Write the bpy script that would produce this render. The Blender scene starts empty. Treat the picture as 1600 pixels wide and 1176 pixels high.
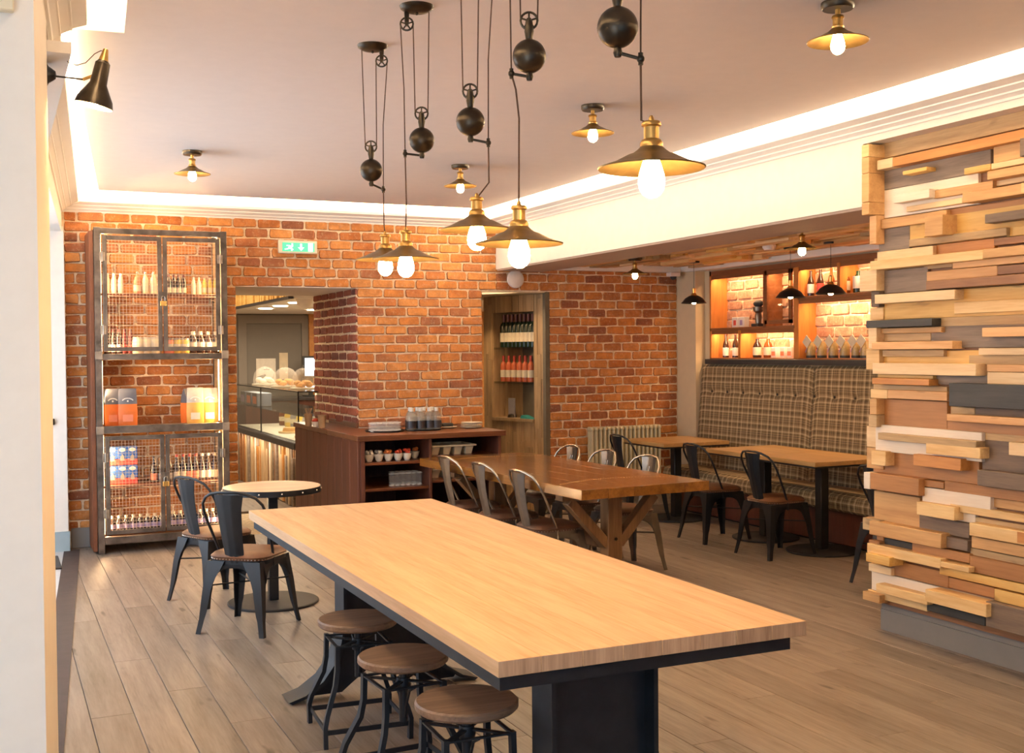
import bpy, bmesh, math, random
from mathutils import Vector, Matrix, Euler
R = math.radians
random.seed(7)
sc = bpy.context.scene
C = sc.collection

# ------------------------------------------------------------------ camera
F = 1773.1; CAMH = 1.6
def _cam_rows():
    yaw, pitch, roll = R(24.565), R(-1.277), R(-0.466)
    f = Vector((math.sin(yaw)*math.cos(pitch), math.cos(yaw)*math.cos(pitch), math.sin(pitch)))
    r = Vector((math.cos(yaw), -math.sin(yaw), 0)); u = r.cross(f)
    r2 = r*math.cos(roll)+u*math.sin(roll); u2 = -r*math.sin(roll)+u*math.cos(roll)
    return r2, u2, f
CR, CU, CF = _cam_rows()
cd = bpy.data.cameras.new('camera'); cam = bpy.data.objects.new('camera', cd); C.objects.link(cam)
cd.sensor_width = 36; cd.lens = F/1600*36; cd.clip_start = 0.05; cd.clip_end = 100
cam.matrix_world = Matrix(((CR.x, CU.x, -CF.x, 0), (CR.y, CU.y, -CF.y, 0), (CR.z, CU.z, -CF.z, CAMH), (0, 0, 0, 1)))
sc.camera = cam
def at(px, py, X=None, Y=None, Z=None):
    """world point seen at a pixel of the 1600x1176 frame on a given plane"""
    d = CR*((px-800)/F) - CU*((py-588)/F) + CF
    if X is not None: t = X/d.x
    elif Y is not None: t = Y/d.y
    else: t = (Z-CAMH)/d.z
    return Vector((0, 0, CAMH)) + d*t

# ------------------------------------------------------------------ world, light, exposure
w = bpy.data.worlds.new('world'); sc.world = w; w.use_nodes = True
w.node_tree.nodes['Background'].inputs[0].default_value = (0.55, 0.75, 1.0, 1)
w.node_tree.nodes['Background'].inputs[1].default_value = 0.30
sc.view_settings.view_transform = 'Standard'; sc.view_settings.look = 'None'
sc.view_settings.exposure = 0.85; sc.view_settings.gamma = 1.0; sc.view_settings.use_curve_mapping = False
sc.cycles.use_denoising = True
sc.cycles.max_bounces = 7; sc.cycles.diffuse_bounces = 4; sc.cycles.glossy_bounces = 3
sc.cycles.transmission_bounces = 6; sc.cycles.transparent_max_bounces = 48
sc.cycles.sample_clamp_indirect = 6.0; sc.cycles.caustics_reflective = False; sc.cycles.caustics_refractive = False

def area_light(name, loc, rot, sx, sy, power, col):
    l = bpy.data.lights.new(name, 'AREA'); l.shape = 'RECTANGLE'; l.size = sx; l.size_y = sy
    l.energy = power; l.color = col
    o = bpy.data.objects.new(name, l); C.objects.link(o); o.location = loc; o.rotation_euler = rot
    o['kind'] = 'helper'
    return o
WARM = (1.0, 0.66, 0.34); COVE = (1.0, 0.80, 0.55); COOL = (0.62, 0.80, 1.0)
# daylight: the shop window behind the camera and the entrance lobby on the left
area_light('daylight_shop_window', (0.1, -1.85, 1.3), (R(84), 0, 0), 2.4, 2.2, 9, COOL)
area_light('daylight_shop_window_left', (-0.75, 0.6, 1.25), (R(86), 0, R(-8)), 1.2, 1.9, 19, COOL)
area_light('daylight_lobby', (-0.62, 7.4, 1.5), (R(90), 0, R(-90)), 4.0, 2.2, 62, COOL)
# LED runs lying on the cornice (cove lighting)
COVE_W = 16.0
area_light('cove_light_right', (4.375, 4.0, 2.885), (R(180), R(-14), 0), 0.05, 11.6, COVE_W*11.6, COVE)
area_light('cove_light_back', (2.45, 9.99, 2.885), (R(166), 0, 0), 3.6, 0.05, COVE_W*3.6*1.15, COVE)
area_light('cove_light_left', (0.62+0.077*(7.3-9.91)-.045, 7.3, 2.885), (R(180), R(14), R(-4.4)), 0.05, 5.2, COVE_W*5.2, COVE)
area_light('cove_light_front_left', (0.62+0.077*(1.6-9.91)+.055, 1.6, 2.885), (R(180), R(14), R(-4.4)), 0.05, 5.4, COVE_W*5.4, COVE)
BULB_E = 150.0

# ------------------------------------------------------------------ materials
MATS = {}
def _new(name):
    m = bpy.data.materials.new(name); m.use_nodes = True
    nt = m.node_tree; b = nt.nodes['Principled BSDF']
    MATS[name] = m
    return m, nt, b
def _set(b, **kw):
    for k, v in kw.items():
        b.inputs[k].default_value = v
def rgb(c): return (c[0], c[1], c[2], 1)
def nn(nt, t, **kw):
    n = nt.nodes.new(t)
    for k, v in kw.items(): setattr(n, k, v)
    return n
def mixc(nt, fac, a, b, mode='MIX'):
    n = nt.nodes.new('ShaderNodeMix'); n.data_type = 'RGBA'; n.blend_type = mode
    for sock, v in ((n.inputs[0], fac), (n.inputs[6], a), (n.inputs[7], b)):
        if hasattr(v, 'links') or isinstance(v, bpy.types.NodeSocket): nt.links.new(v, sock)
        else: sock.default_value = v if not isinstance(v, tuple) else rgb(v)
    return n.outputs[2]
def ramp(nt, fac, stops, interp='LINEAR'):
    n = nt.nodes.new('ShaderNodeValToRGB'); n.color_ramp.interpolation = interp
    e = n.color_ramp.elements
    while len(e) > len(stops): e.remove(e[-1])
    while len(e) < len(stops): e.new(0.5)
    for k, (p, c) in enumerate(stops): e[k].position = p; e[k].color = rgb(c)
    if fac is not None: nt.links.new(fac, n.inputs[0])
    return n.outputs[0]
def bump(nt, b, h, strength=0.3, dist=0.01):
    n = nt.nodes.new('ShaderNodeBump'); n.inputs['Strength'].default_value = strength
    n.inputs['Distance'].default_value = dist
    nt.links.new(h, n.inputs['Height']); nt.links.new(n.outputs[0], b.inputs['Normal'])
def coords(nt, scale=(1, 1, 1), rnd=True):
    tc = nt.nodes.new('ShaderNodeTexCoord'); mp = nt.nodes.new('ShaderNodeMapping')
    mp.inputs['Scale'].default_value = scale
    src = tc.outputs['Object']
    if rnd:
        oi = nt.nodes.new('ShaderNodeObjectInfo'); mm = nt.nodes.new('ShaderNodeMath'); mm.operation = 'MULTIPLY'
        mm.inputs[1].default_value = 37.0; nt.links.new(oi.outputs['Random'], mm.inputs[0])
        va = nt.nodes.new('ShaderNodeVectorMath'); va.operation = 'ADD'
        nt.links.new(src, va.inputs[0]); nt.links.new(mm.outputs[0], va.inputs[1]); src = va.outputs[0]
    nt.links.new(src, mp.inputs[0])
    return mp.outputs[0]
def noise(nt, vec, scale=5, detail=3, rough=0.6):
    n = nt.nodes.new('ShaderNodeTexNoise'); n.inputs['Scale'].default_value = scale
    n.inputs['Detail'].default_value = detail; n.inputs['Roughness'].default_value = rough
    nt.links.new(vec, n.inputs['Vector']); return n.outputs['Fac']
def plain(name, col, rough=0.5, metal=0.0, var=0.08, bmp=0.0, scale=12, **kw):
    m, nt, b = _new(name)
    v = coords(nt, rnd=False); n = noise(nt, v, scale)
    lo = tuple(c*(1-var) for c in col); hi = tuple(min(1, c*(1+var)) for c in col)
    nt.links.new(ramp(nt, n, [(0.3, lo), (0.7, hi)]), b.inputs['Base Color'])
    _set(b, Roughness=rough, Metallic=metal)
    if bmp: bump(nt, b, n, bmp, 0.005)
    for k, v2 in kw.items(): b.inputs[k.replace('_', ' ')].default_value = v2
    return m
def wood(name, dark, light, axis='y', rough=0.5, scale=1.0, tint=0.25, bmp=0.15, knots=False, coat=0.0):
    m, nt, b = _new(name)
    st = {'x': (0.5, 7, 7), 'y': (7, 0.5, 7), 'z': (7, 7, 0.5)}[axis]
    v = coords(nt, tuple(s*scale for s in st))
    n1 = noise(nt, v, 3.0, 4, 0.65)
    v2 = coords(nt, tuple(s*scale*5 for s in st)); n2 = noise(nt, v2, 4.0, 2, 0.5)
    add = nt.nodes.new('ShaderNodeMath'); add.operation = 'MULTIPLY_ADD'; add.inputs[1].default_value = 0.35
    nt.links.new(n2, add.inputs[0]); nt.links.new(n1, add.inputs[2])
    c = ramp(nt, add.outputs[0], [(0.42, dark), (0.62, tuple((a+b2)/2 for a, b2 in zip(dark, light))), (0.85, light)])
    if knots:
        vk = coords(nt, tuple({'x': (2.2, 9, 9), 'y': (9, 2.2, 9), 'z': (9, 9, 2.2)}[axis]))
        kn = noise(nt, vk, 1.6, 2, 0.5)
        kf = ramp(nt, kn, [(0.66, (0, 0, 0)), (0.76, (1, 1, 1))])
        c = mixc(nt, kf, c, tuple(x*0.55 for x in dark))
    oi = nt.nodes.new('ShaderNodeObjectInfo')
    t = ramp(nt, oi.outputs['Random'], [(0, (1-tint,)*3), (0.5, (1-tint*0.35,)*3), (1, (1.0, 1.0, 1.0))])
    c = mixc(nt, 1.0, c, t, 'MULTIPLY')
    nt.links.new(c, b.inputs['Base Color'])
    _set(b, Roughness=rough)
    if coat: b.inputs['Coat Weight'].default_value = coat; b.inputs['Coat Roughness'].default_value = 0.12
    if bmp: bump(nt, b, add.outputs[0], bmp, 0.004)
    return m
def emit(name, col, strength):
    m, nt, b = _new(name); _set(b, Roughness=0.5)
    b.inputs['Base Color'].default_value = rgb(col)
    b.inputs['Emission Color'].default_value = rgb(col); b.inputs['Emission Strength'].default_value = strength
    return m
def glassy(name, col=(1, 1, 1), alpha=0.15, rough=0.05):
    """thin clear glass: mostly see-through with a mirror sheen"""
    m, nt, b = _new(name)
    tr = nt.nodes.new('ShaderNodeBsdfTransparent'); tr.inputs[0].default_value = rgb(col)
    gl = nt.nodes.new('ShaderNodeBsdfGlossy'); gl.inputs['Roughness'].default_value = rough
    mx = nt.nodes.new('ShaderNodeMixShader'); fr = nt.nodes.new('ShaderNodeLayerWeight'); fr.inputs[0].default_value = 0.5
    pw = nt.nodes.new('ShaderNodeMath'); pw.operation = 'POWER'; pw.inputs[1].default_value = 4.0
    nt.links.new(fr.outputs['Facing'], pw.inputs[0])
    ad = nt.nodes.new('ShaderNodeMath'); ad.operation = 'MULTIPLY_ADD'; ad.inputs[1].default_value = 0.7; ad.inputs[2].default_value = alpha
    nt.links.new(pw.outputs[0], ad.inputs[0]); nt.links.new(ad.outputs[0], mx.inputs[0])
    nt.links.new(tr.outputs[0], mx.inputs[1]); nt.links.new(gl.outputs[0], mx.inputs[2])
    nt.links.new(mx.outputs[0], nt.nodes['Material Output'].inputs[0])
    return m
def brick_mat(name, stops, lime=0.5):
    m, nt, b = _new(name)
    oi = nt.nodes.new('ShaderNodeObjectInfo'); ge = nt.nodes.new('ShaderNodeNewGeometry')
    ad = nt.nodes.new('ShaderNodeMath'); ad.operation = 'ADD'
    nt.links.new(oi.outputs['Random'], ad.inputs[0]); nt.links.new(ge.outputs['Random Per Island'], ad.inputs[1])
    fr = nt.nodes.new('ShaderNodeMath'); fr.operation = 'FRACT'; nt.links.new(ad.outputs[0], fr.inputs[0])
    base = ramp(nt, fr.outputs[0], stops)
    tc = nt.nodes.new('ShaderNodeTexCoord')   # world-space grain through the geometry position
    n1 = noise(nt, ge.outputs['Position'], 14, 4, 0.65); n2 = noise(nt, ge.outputs['Position'], 45, 3, 0.7)
    c = mixc(nt, ramp(nt, n1, [(0.35, (0, 0, 0)), (0.7, (1, 1, 1))]), mixc(nt, 1.0, base, (0.62, 0.56, 0.55), 'MULTIPLY'), base)
    lf = ramp(nt, n2, [(0.55, (0, 0, 0)), (0.75, (lime, lime, lime))])
    c = mixc(nt, lf, c, (0.62, 0.46, 0.32))
    nt.links.new(c, b.inputs['Base Color']); _set(b, Roughness=0.9)
    bump(nt, b, n2, 0.6, 0.006)
    return m

plain('plaster_white', (0.86, 0.80, 0.72), 0.85, var=0.02)
plain('plaster_ceiling', (0.84, 0.74, 0.67), 0.9, var=0.015)
plain('ceiling_upper', (0.86, 0.82, 0.76), 0.9, var=0.01)
plain('cornice_plaster', (0.92, 0.89, 0.84), 0.7, var=0.01)
plain('plaster_cream', (0.66, 0.53, 0.34), 0.85, var=0.03)
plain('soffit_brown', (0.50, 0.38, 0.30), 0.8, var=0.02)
plain('skirting_grey', (0.22, 0.21, 0.20), 0.55, var=0.03)
plain('skirting_blue', (0.35, 0.45, 0.50), 0.5, var=0.03)
plain('mortar', (0.78, 0.64, 0.46), 0.95, var=0.22, bmp=0.5, scale=30)
plain('black_metal', (0.012, 0.012, 0.013), 0.42, 0.1, var=0.2)
plain('black_satin', (0.011, 0.013, 0.017), 0.36, 0.15, var=0.15)
plain('iron_dark', (0.016, 0.020, 0.027), 0.5, 0.4, var=0.25)
plain('base_black', (0.018, 0.017, 0.018), 0.6, 0.0, var=0.2)
plain('gunmetal', (0.20, 0.17, 0.14), 0.36, 0.85, var=0.25, scale=6)
plain('steel_bright', (0.45, 0.40, 0.34), 0.25, 0.95, var=0.1)
plain('cabinet_steel', (0.15, 0.125, 0.105), 0.48, 0.75, var=0.45, scale=9)
plain('weld_steel', (0.38, 0.33, 0.27), 0.4, 0.8, var=0.3)
plain('wire_brass', (0.62, 0.50, 0.36), 0.45, 0.5, var=0.1)
plain('brass', (0.62, 0.38, 0.12), 0.30, 0.95, var=0.12)
plain('brass_aged', (0.30, 0.21, 0.09), 0.38, 0.9, var=0.2, scale=20)
plain('bronze_black', (0.055, 0.042, 0.028), 0.33, 0.8, var=0.3)
plain('cord_brown', (0.10, 0.045, 0.022), 0.8)
plain('leather_brown', (0.150, 0.062, 0.026), 0.45, var=0.3, scale=7)
plain('leather_dark', (0.10, 0.045, 0.025), 0.4, var=0.18)
plain('stud', (0.85, 0.72, 0.6), 0.25, 0.7)
plain('radiator_cream', (0.62, 0.55, 0.36), 0.45, var=0.03)
plain('threshold', (0.045, 0.030, 0.028), 0.7, var=0.2)
plain('tile_light', (0.55, 0.56, 0.57), 0.4, var=0.05)
plain('white_gloss', (0.88, 0.80, 0.66), 0.3, var=0.02)
plain('white_matte', (0.78, 0.72, 0.64), 0.7, var=0.02)
plain('cream_plastic', (0.82, 0.71, 0.50), 0.5, var=0.03)
plain('foil_red', (0.62, 0.07, 0.03), 0.35, 0.2, var=0.3, scale=30)
plain('foil_orange', (0.72, 0.22, 0.06), 0.35, 0.2, var=0.3, scale=30)
plain('foil_silver', (0.7, 0.66, 0.6), 0.3, 0.5, var=0.3, scale=40)
plain('tray_black', (0.02, 0.02, 0.022), 0.45)
plain('paper_kraft', (0.42, 0.26, 0.13), 0.7)
plain('paper_white', (0.80, 0.76, 0.68), 0.6)
plain('bag_orange', (0.75, 0.17, 0.03), 0.42, var=0.12)
plain('bag_grey', (0.10, 0.105, 0.13), 0.38, var=0.15)
plain('bag_silver', (0.50, 0.45, 0.38), 0.35, 0.3, var=0.2)
plain('bag_gold', (0.80, 0.40, 0.08), 0.4, var=0.12)
plain('label_pink', (0.80, 0.25, 0.13), 0.6)
plain('carton_blue', (0.03, 0.12, 0.45), 0.45)
plain('carton_red', (0.65, 0.08, 0.06), 0.45)
plain('glass_dark', (0.030, 0.012, 0.008), 0.12, 0.0, **{'Specular_IOR_Level': 0.8})
plain('glass_green', (0.012, 0.025, 0.012), 0.12)
plain('glass_amber', (0.20, 0.055, 0.012), 0.12)
plain('glass_rose', (0.50, 0.12, 0.05), 0.15)
plain('juice_yellow', (0.75, 0.50, 0.10), 0.3)
plain('juice_pale', (0.78, 0.66, 0.42), 0.3)
plain('milk_white', (0.62, 0.52, 0.38), 0.4)
plain('glass_olive', (0.34, 0.24, 0.10), 0.3, var=0.3, scale=40)
plain('label_lilac', (0.36, 0.28, 0.46), 0.6)
plain('label_cream', (0.72, 0.62, 0.45), 0.65)
plain('cap_red', (0.42, 0.05, 0.03), 0.4)
plain('cap_wine', (0.12, 0.02, 0.018), 0.35)
plain('padlock_brass', (0.70, 0.46, 0.15), 0.3, 0.9)
plain('teal_cloth', (0.02, 0.25, 0.23), 0.8)
plain('grey_card', (0.30, 0.27, 0.27), 0.6)
plain('door_grey', (0.20, 0.185, 0.165), 0.6, var=0.02)
plain('wall_grey', (0.26, 0.235, 0.21), 0.7, var=0.02)
plain('ledge_dark', (0.05, 0.045, 0.05), 0.3, 0.3)
plain('pastry', (0.72, 0.38, 0.12), 0.7, var=0.3, scale=60)
plain('smoke_white', (0.80, 0.72, 0.66), 0.6)
plain('jamb_olive', (0.13, 0.105, 0.07), 0.6, var=0.1)
plain('cabinet_brown', (0.17, 0.055, 0.022), 0.5, var=0.15)
plain('paper_black', (0.03, 0.03, 0.03), 0.6)
plain('water_clear', (0.25, 0.27, 0.24), 0.15, 0.1)
glassy('glass_clear', (0.93, 0.93, 0.90), 0.10)
def clearware(name, col, alpha, rough=0.08):
    m, nt, b = _new(name); _set(b, Roughness=rough, Alpha=alpha); b.inputs['Base Color'].default_value = rgb(col); b.inputs['Specular IOR Level'].default_value = 1.0
    return m
clearware('glass_ware', (0.85, 0.80, 0.70), 0.05)
clearware('glass_rim', (0.92, 0.88, 0.80), 0.55)
clearware('dome_glass', (0.90, 0.86, 0.78), 0.20)
clearware('glass_water', (0.42, 0.42, 0.36), 0.34)
glassy('pane', (0.93, 0.95, 0.93), 0.03)
emit('bulb_glow', (1.0, 0.58, 0.22), BULB_E)
emit('bulb_alcove', (1.0, 0.58, 0.22), 70)
emit('bulb_dim', (1.0, 0.62, 0.30), 30)
emit('led_strip', (1.0, 0.78, 0.50), 22)
emit('led_cabinet', (1.0, 0.66, 0.33), 7)
emit('downlight', (1.0, 0.86, 0.65), 12)
emit('exit_green', (0.05, 0.42, 0.22), 0.9)
emit('exit_white', (0.80, 1.0, 0.92), 0.8)
emit('screen', (0.75, 0.88, 1.0), 1.3)
emit('shop_window_glow', (0.75, 0.88, 1.0), 2.5)

wood('tabletop_oak', (0.52, 0.295, 0.14), (0.74, 0.485, 0.27), 'y', 0.58, 0.7, 0.06, 0.05)
wood('tabletop_end', (0.30, 0.17, 0.10), (0.58, 0.38, 0.24), 'z', 0.6, 1.4, 0.10, 0.1)
wood('table_walnut', (0.13, 0.042, 0.006), (0.29, 0.115, 0.018), 'y', 0.20, 0.6, 0.15, 0.04, coat=0.5)
wood('trestle_wood', (0.13, 0.060, 0.022), (0.30, 0.15, 0.06), 'z', 0.45, 0.8, 0.1, 0.1)
wood('cafe_top', (0.34, 0.19, 0.065), (0.52, 0.32, 0.125), 'y', 0.35, 0.8, 0.1, 0.04)
wood('round_top', (0.50, 0.30, 0.17), (0.72, 0.50, 0.31), 'x', 0.4, 0.7, 0.1, 0.04)
wood('stool_wood', (0.12, 0.070, 0.042), (0.30, 0.185, 0.115), 'x', 0.5, 0.9, 0.15, 0.15)
wood('floor_oak', (0.155, 0.118, 0.088), (0.315, 0.255, 0.205), 'y', 0.42, 0.8, 0.24, 0.08, knots=True)
wood('sideboard_wood', (0.052, 0.013, 0.007), (0.120, 0.032, 0.014), 'z', 0.55, 0.8, 0.1, 0.06)
wood('sideboard_top', (0.085, 0.026, 0.011), (0.175, 0.056, 0.021), 'x', 0.35, 0.8, 0.05, 0.05)
wood('niche_wood', (0.42, 0.13, 0.03), (0.68, 0.26, 0.06), 'z', 0.4, 0.7, 0.1, 0.05)
wood('niche_dark', (0.16, 0.055, 0.02), (0.30, 0.11, 0.04), 'y', 0.4, 0.7, 0.1, 0.05)
wood('wine_panel', (0.30, 0.175, 0.075), (0.58, 0.385, 0.195), 'z', 0.6, 0.8, 0.3, 0.15, knots=True)
wood('alcove_ceiling_wood', (0.36, 0.20, 0.07), (0.72, 0.48, 0.22), 'y', 0.55, 0.8, 0.45, 0.1)
wood('pine', (0.70, 0.40, 0.14), (0.92, 0.65, 0.31), 'y', 0.55, 0.8, 0.14, 0.1)
wood('pale_pine', (0.74, 0.48, 0.23), (0.92, 0.70, 0.41), 'y', 0.55, 0.8, 0.10, 0.1)
wood('yellow_pine', (0.66, 0.34, 0.07), (0.86, 0.56, 0.18), 'y', 0.5, 0.8, 0.10, 0.1, knots=True)
wood('salmon_pine', (0.66, 0.33, 0.12), (0.85, 0.52, 0.24), 'y', 0.55, 0.8, 0.10, 0.1, knots=True)
wood('tan_oak', (0.50, 0.26, 0.09), (0.72, 0.43, 0.18), 'y', 0.55, 0.8, 0.12, 0.1)
wood('weathered_tan', (0.36, 0.23, 0.11), (0.60, 0.42, 0.22), 'y', 0.65, 0.9, 0.10, 0.3, knots=True)
wood('orange_wood', (0.46, 0.17, 0.03), (0.66, 0.30, 0.08), 'y', 0.45, 0.8, 0.12, 0.1)
wood('red_brown_wood', (0.34, 0.145, 0.045), (0.50, 0.24, 0.085), 'y', 0.5, 0.8, 0.12, 0.1)
wood('brown_wood', (0.18, 0.075, 0.028), (0.34, 0.16, 0.065), 'y', 0.5, 0.8, 0.12, 0.15)
wood('grey_wood', (0.17, 0.13, 0.105), (0.33, 0.26, 0.205), 'y', 0.7, 1.0, 0.15, 0.3)
wood('grey_brown_wood', (0.11, 0.075, 0.052), (0.24, 0.17, 0.12), 'y', 0.65, 1.0, 0.15, 0.3)
wood('charcoal_wood', (0.022, 0.022, 0.020), (0.055, 0.052, 0.046), 'y', 0.55, 0.9, 0.1, 0.2)
wood('white_wood', (0.84, 0.70, 0.54), (0.94, 0.83, 0.68), 'y', 0.6, 0.9, 0.05, 0.1)
wood('slat_pale', (0.48, 0.30, 0.15), (0.80, 0.60, 0.38), 'z', 0.55, 0.8, 0.45, 0.1)
brick_mat('brick', [(0, (0.46, 0.150, 0.040)), (0.25, (0.66, 0.265, 0.062)), (0.5, (0.72, 0.33, 0.10)), (0.72, (0.55, 0.205, 0.06)), (0.86, (0.32, 0.12, 0.06)), (1, (0.64, 0.27, 0.075))], 0.6)
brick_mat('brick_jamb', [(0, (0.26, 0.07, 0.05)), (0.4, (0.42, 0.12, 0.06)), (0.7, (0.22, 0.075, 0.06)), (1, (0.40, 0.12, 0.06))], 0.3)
brick_mat('brick_pale', [(0, (0.55, 0.26, 0.15)), (0.5, (0.70, 0.40, 0.26)), (1, (0.60, 0.30, 0.18))], 0.8)

def tartan(name):
    m, nt, b = _new(name)
    ge = nt.nodes.new('ShaderNodeNewGeometry'); sp = nt.nodes.new('ShaderNodeSeparateXYZ')
    nt.links.new(ge.outputs['Position'], sp.inputs[0])
    def stripes(sock, per, off=0.0):
        a = nn(nt, 'ShaderNodeMath', operation='MULTIPLY_ADD'); a.inputs[1].default_value = 1/per; a.inputs[2].default_value = off
        nt.links.new(sock, a.inputs[0]); f = nn(nt, 'ShaderNodeMath', operation='FRACT'); nt.links.new(a.outputs[0], f.inputs[0])
        t = (0.38, 0.275, 0.145); br = (0.17, 0.115, 0.055); dk = (0.035, 0.028, 0.02); cr = (0.72, 0.58, 0.36)
        return ramp(nt, f.outputs[0], [(0, t), (0.10, br), (0.26, t), (0.31, dk), (0.36, t), (0.42, br), (0.52, t), (0.57, cr), (0.61, t), (0.68, br), (0.80, dk), (0.84, br), (0.92, t), (0.96, cr)], 'CONSTANT')
    zx = nn(nt, 'ShaderNodeMath', operation='ADD'); nt.links.new(sp.outputs[2], zx.inputs[0]); nt.links.new(sp.outputs[0], zx.inputs[1])
    c = mixc(nt, 0.5, stripes(sp.outputs[1], 0.155), stripes(zx.outputs[0], 0.155, 0.3))
    nt.links.new(c, b.inputs['Base Color']); _set(b, Roughness=0.95)
    nz = noise(nt, ge.outputs['Position'], 320, 1); bump(nt, b, nz, 0.2, 0.002)
    return m
tartan('tartan_wool')
M = MATS

# ------------------------------------------------------------------ mesh builder
class MB:
    def __init__(s): s.v = []; s.f = []; s.mi = []; s.m = 0
    def add(s, vs, fs):
        o = len(s.v); s.v += [tuple(p) for p in vs]; s.f += [tuple(i+o for i in f) for f in fs]; s.mi += [s.m]*len(fs); return s
    def mat(s, k): s.m = k; return s
    def box(s, x0, x1, y0, y1, z0, z1, M4=None):
        vs = [Vector((x, y, z)) for z in (z0, z1) for y in (y0, y1) for x in (x0, x1)]
        if M4 is not None: vs = [M4 @ p for p in vs]
        return s.add(vs, [(0, 2, 3, 1), (4, 5, 7, 6), (0, 1, 5, 4), (2, 6, 7, 3), (0, 4, 6, 2), (1, 3, 7, 5)])
    def bbox(s, x0, x1, y0, y1, z0, z1, b=0.004, M4=None):
        """box with chamfered edges"""
        b = min(b, (x1-x0)*.45, (y1-y0)*.45, (z1-z0)*.45)
        vs = []
        c = ((x0+x1)/2, (y0+y1)/2, (z0+z1)/2); h = ((x1-x0)/2, (y1-y0)/2, (z1-z0)/2)
        idx = {}
        for sx in (-1, 1):
            for sy in (-1, 1):
                for sz in (-1, 1):
                    for k in range(3):
                        sgn = (sx, sy, sz)
                        p = [c[i]+sgn[i]*(h[i]-(b if i != k else 0)) for i in range(3)]
                        idx[(sx, sy, sz, k)] = len(vs); vs.append(Vector(p))
        fs = []
        for k in range(3):
            a, d = [i for i in range(3) if i != k]
            for sg in (-1, 1):
                q = []
                for (sa, sd) in ((-1, -1), (1, -1), (1, 1), (-1, 1)):
                    t = [0, 0, 0]; t[k] = sg; t[a] = sa; t[d] = sd; q.append(idx[(*t, k)])
                fs.append(q)
        for k in range(3):
            a, d = [i for i in range(3) if i != k]
            for sa in (-1, 1):
                for sd in (-1, 1):
                    t1 = [0, 0, 0]; t1[k] = -1; t1[a] = sa; t1[d] = sd; t2 = list(t1); t2[k] = 1
                    fs.append([idx[(*t1, a)], idx[(*t2, a)], idx[(*t2, d)], idx[(*t1, d)]])
        for sx in (-1, 1):
            for sy in (-1, 1):
                for sz in (-1, 1): fs.append([idx[(sx, sy, sz, k)] for k in range(3)])
        if M4 is not None: vs = [M4 @ p for p in vs]
        return s.add(vs, fs)
    def lathe(s, prof, seg=16, c=(0, 0, 0), M4=None, cap=True):
        vs = []
        for r, z in prof:
            for k in range(seg):
                a = 2*math.pi*k/seg; vs.append(Vector((c[0]+r*math.cos(a), c[1]+r*math.sin(a), c[2]+z)))
        fs = []
        for i in range(len(prof)-1):
            for k in range(seg):
                k2 = (k+1) % seg; fs.append((i*seg+k, i*seg+k2, (i+1)*seg+k2, (i+1)*seg+k))
        if cap:
            if prof[0][0] > 1e-4: fs.append(tuple(range(seg-1, -1, -1)))
            if prof[-1][0] > 1e-4: n = (len(prof)-1)*seg; fs.append(tuple(n+k for k in range(seg)))
        if M4 is not None: vs = [M4 @ p for p in vs]
        return s.add(vs, fs)
    def cyl(s, a, b, r, seg=10, r2=None):
        return s.tube([a, b], r, seg, radii=[r, r if r2 is None else r2])
    def tube(s, pts, r, seg=8, closed=False, radii=None, sq=None):
        """sweep; sq=(w,h) sweeps a rectangle"""
        pts = [Vector(p) for p in pts]; n = len(pts); vs = []
        up = None; rings = []
        for i in range(n):
            if closed: t = pts[(i+1) % n]-pts[i-1]
            else: t = (pts[min(i+1, n-1)]-pts[max(i-1, 0)])
            t.normalize()
            if up is None:
                up = Vector((0, 0, 1)) if abs(t.z) < 0.9 else Vector((1, 0, 0))
            side = t.cross(up); side.normalize(); up = side.cross(t); up.normalize()
            rr = radii[i] if radii else r
            if sq:
                w2, h2 = sq[0]/2*(rr if radii else 1), sq[1]/2*(rr if radii else 1)
                rings.append([pts[i]+side*a*w2+up*b2*h2 for a, b2 in ((-1, -1), (1, -1), (1, 1), (-1, 1))])
            else:
                rings.append([pts[i]+side*math.cos(2*math.pi*k/seg)*rr+up*math.sin(2*math.pi*k/seg)*rr for k in range(seg)])
        m = len(rings[0]); fs = []
        for rg in rings: vs += rg
        for i in range(n if closed else n-1):
            j = (i+1) % n
            for k in range(m):
                k2 = (k+1) % m; fs.append((i*m+k, i*m+k2, j*m+k2, j*m+k))
        if not closed: fs.append(tuple(range(m-1, -1, -1))); fs.append(tuple((n-1)*m+k for k in range(m)))
        return s.add(vs, fs)
    def prism(s, poly, lo, hi, axis='y', M4=None):
        """poly: 2D outline in the plane normal to axis; y: (x,z), x: (y,z), z: (x,y)"""
        def P(a, b, t): return {'y': (a, t, b), 'x': (t, a, b), 'z': (a, b, t)}[axis]
        n = len(poly); vs = [Vector(P(a, b, lo)) for a, b in poly]+[Vector(P(a, b, hi)) for a, b in poly]
        if M4 is not None: vs = [M4 @ p for p in vs]
        return s.add(vs, [tuple(range(n))[::-1], tuple(range(n, 2*n))]+[(i, (i+1) % n, n+(i+1) % n, n+i) for i in range(n)])
    def sphere(s, c, r, seg=14, rings=8, sc3=(1, 1, 1)):
        prof = [(max(r*math.sin(math.pi*i/rings), 1e-5), -r*math.cos(math.pi*i/rings)) for i in range(rings+1)]
        m = Matrix.Translation(c) @ Matrix.Diagonal((*sc3, 1)); return s.lathe(prof, seg, (0, 0, 0), m, cap=False)
    def grid(s, fn, nu, nv):
        vs = [fn(i/nu, j/nv) for i in range(nu+1) for j in range(nv+1)]
        return s.add(vs, [(i*(nv+1)+j, (i+1)*(nv+1)+j, (i+1)*(nv+1)+j+1, i*(nv+1)+j+1) for i in range(nu) for j in range(nv)])
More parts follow.
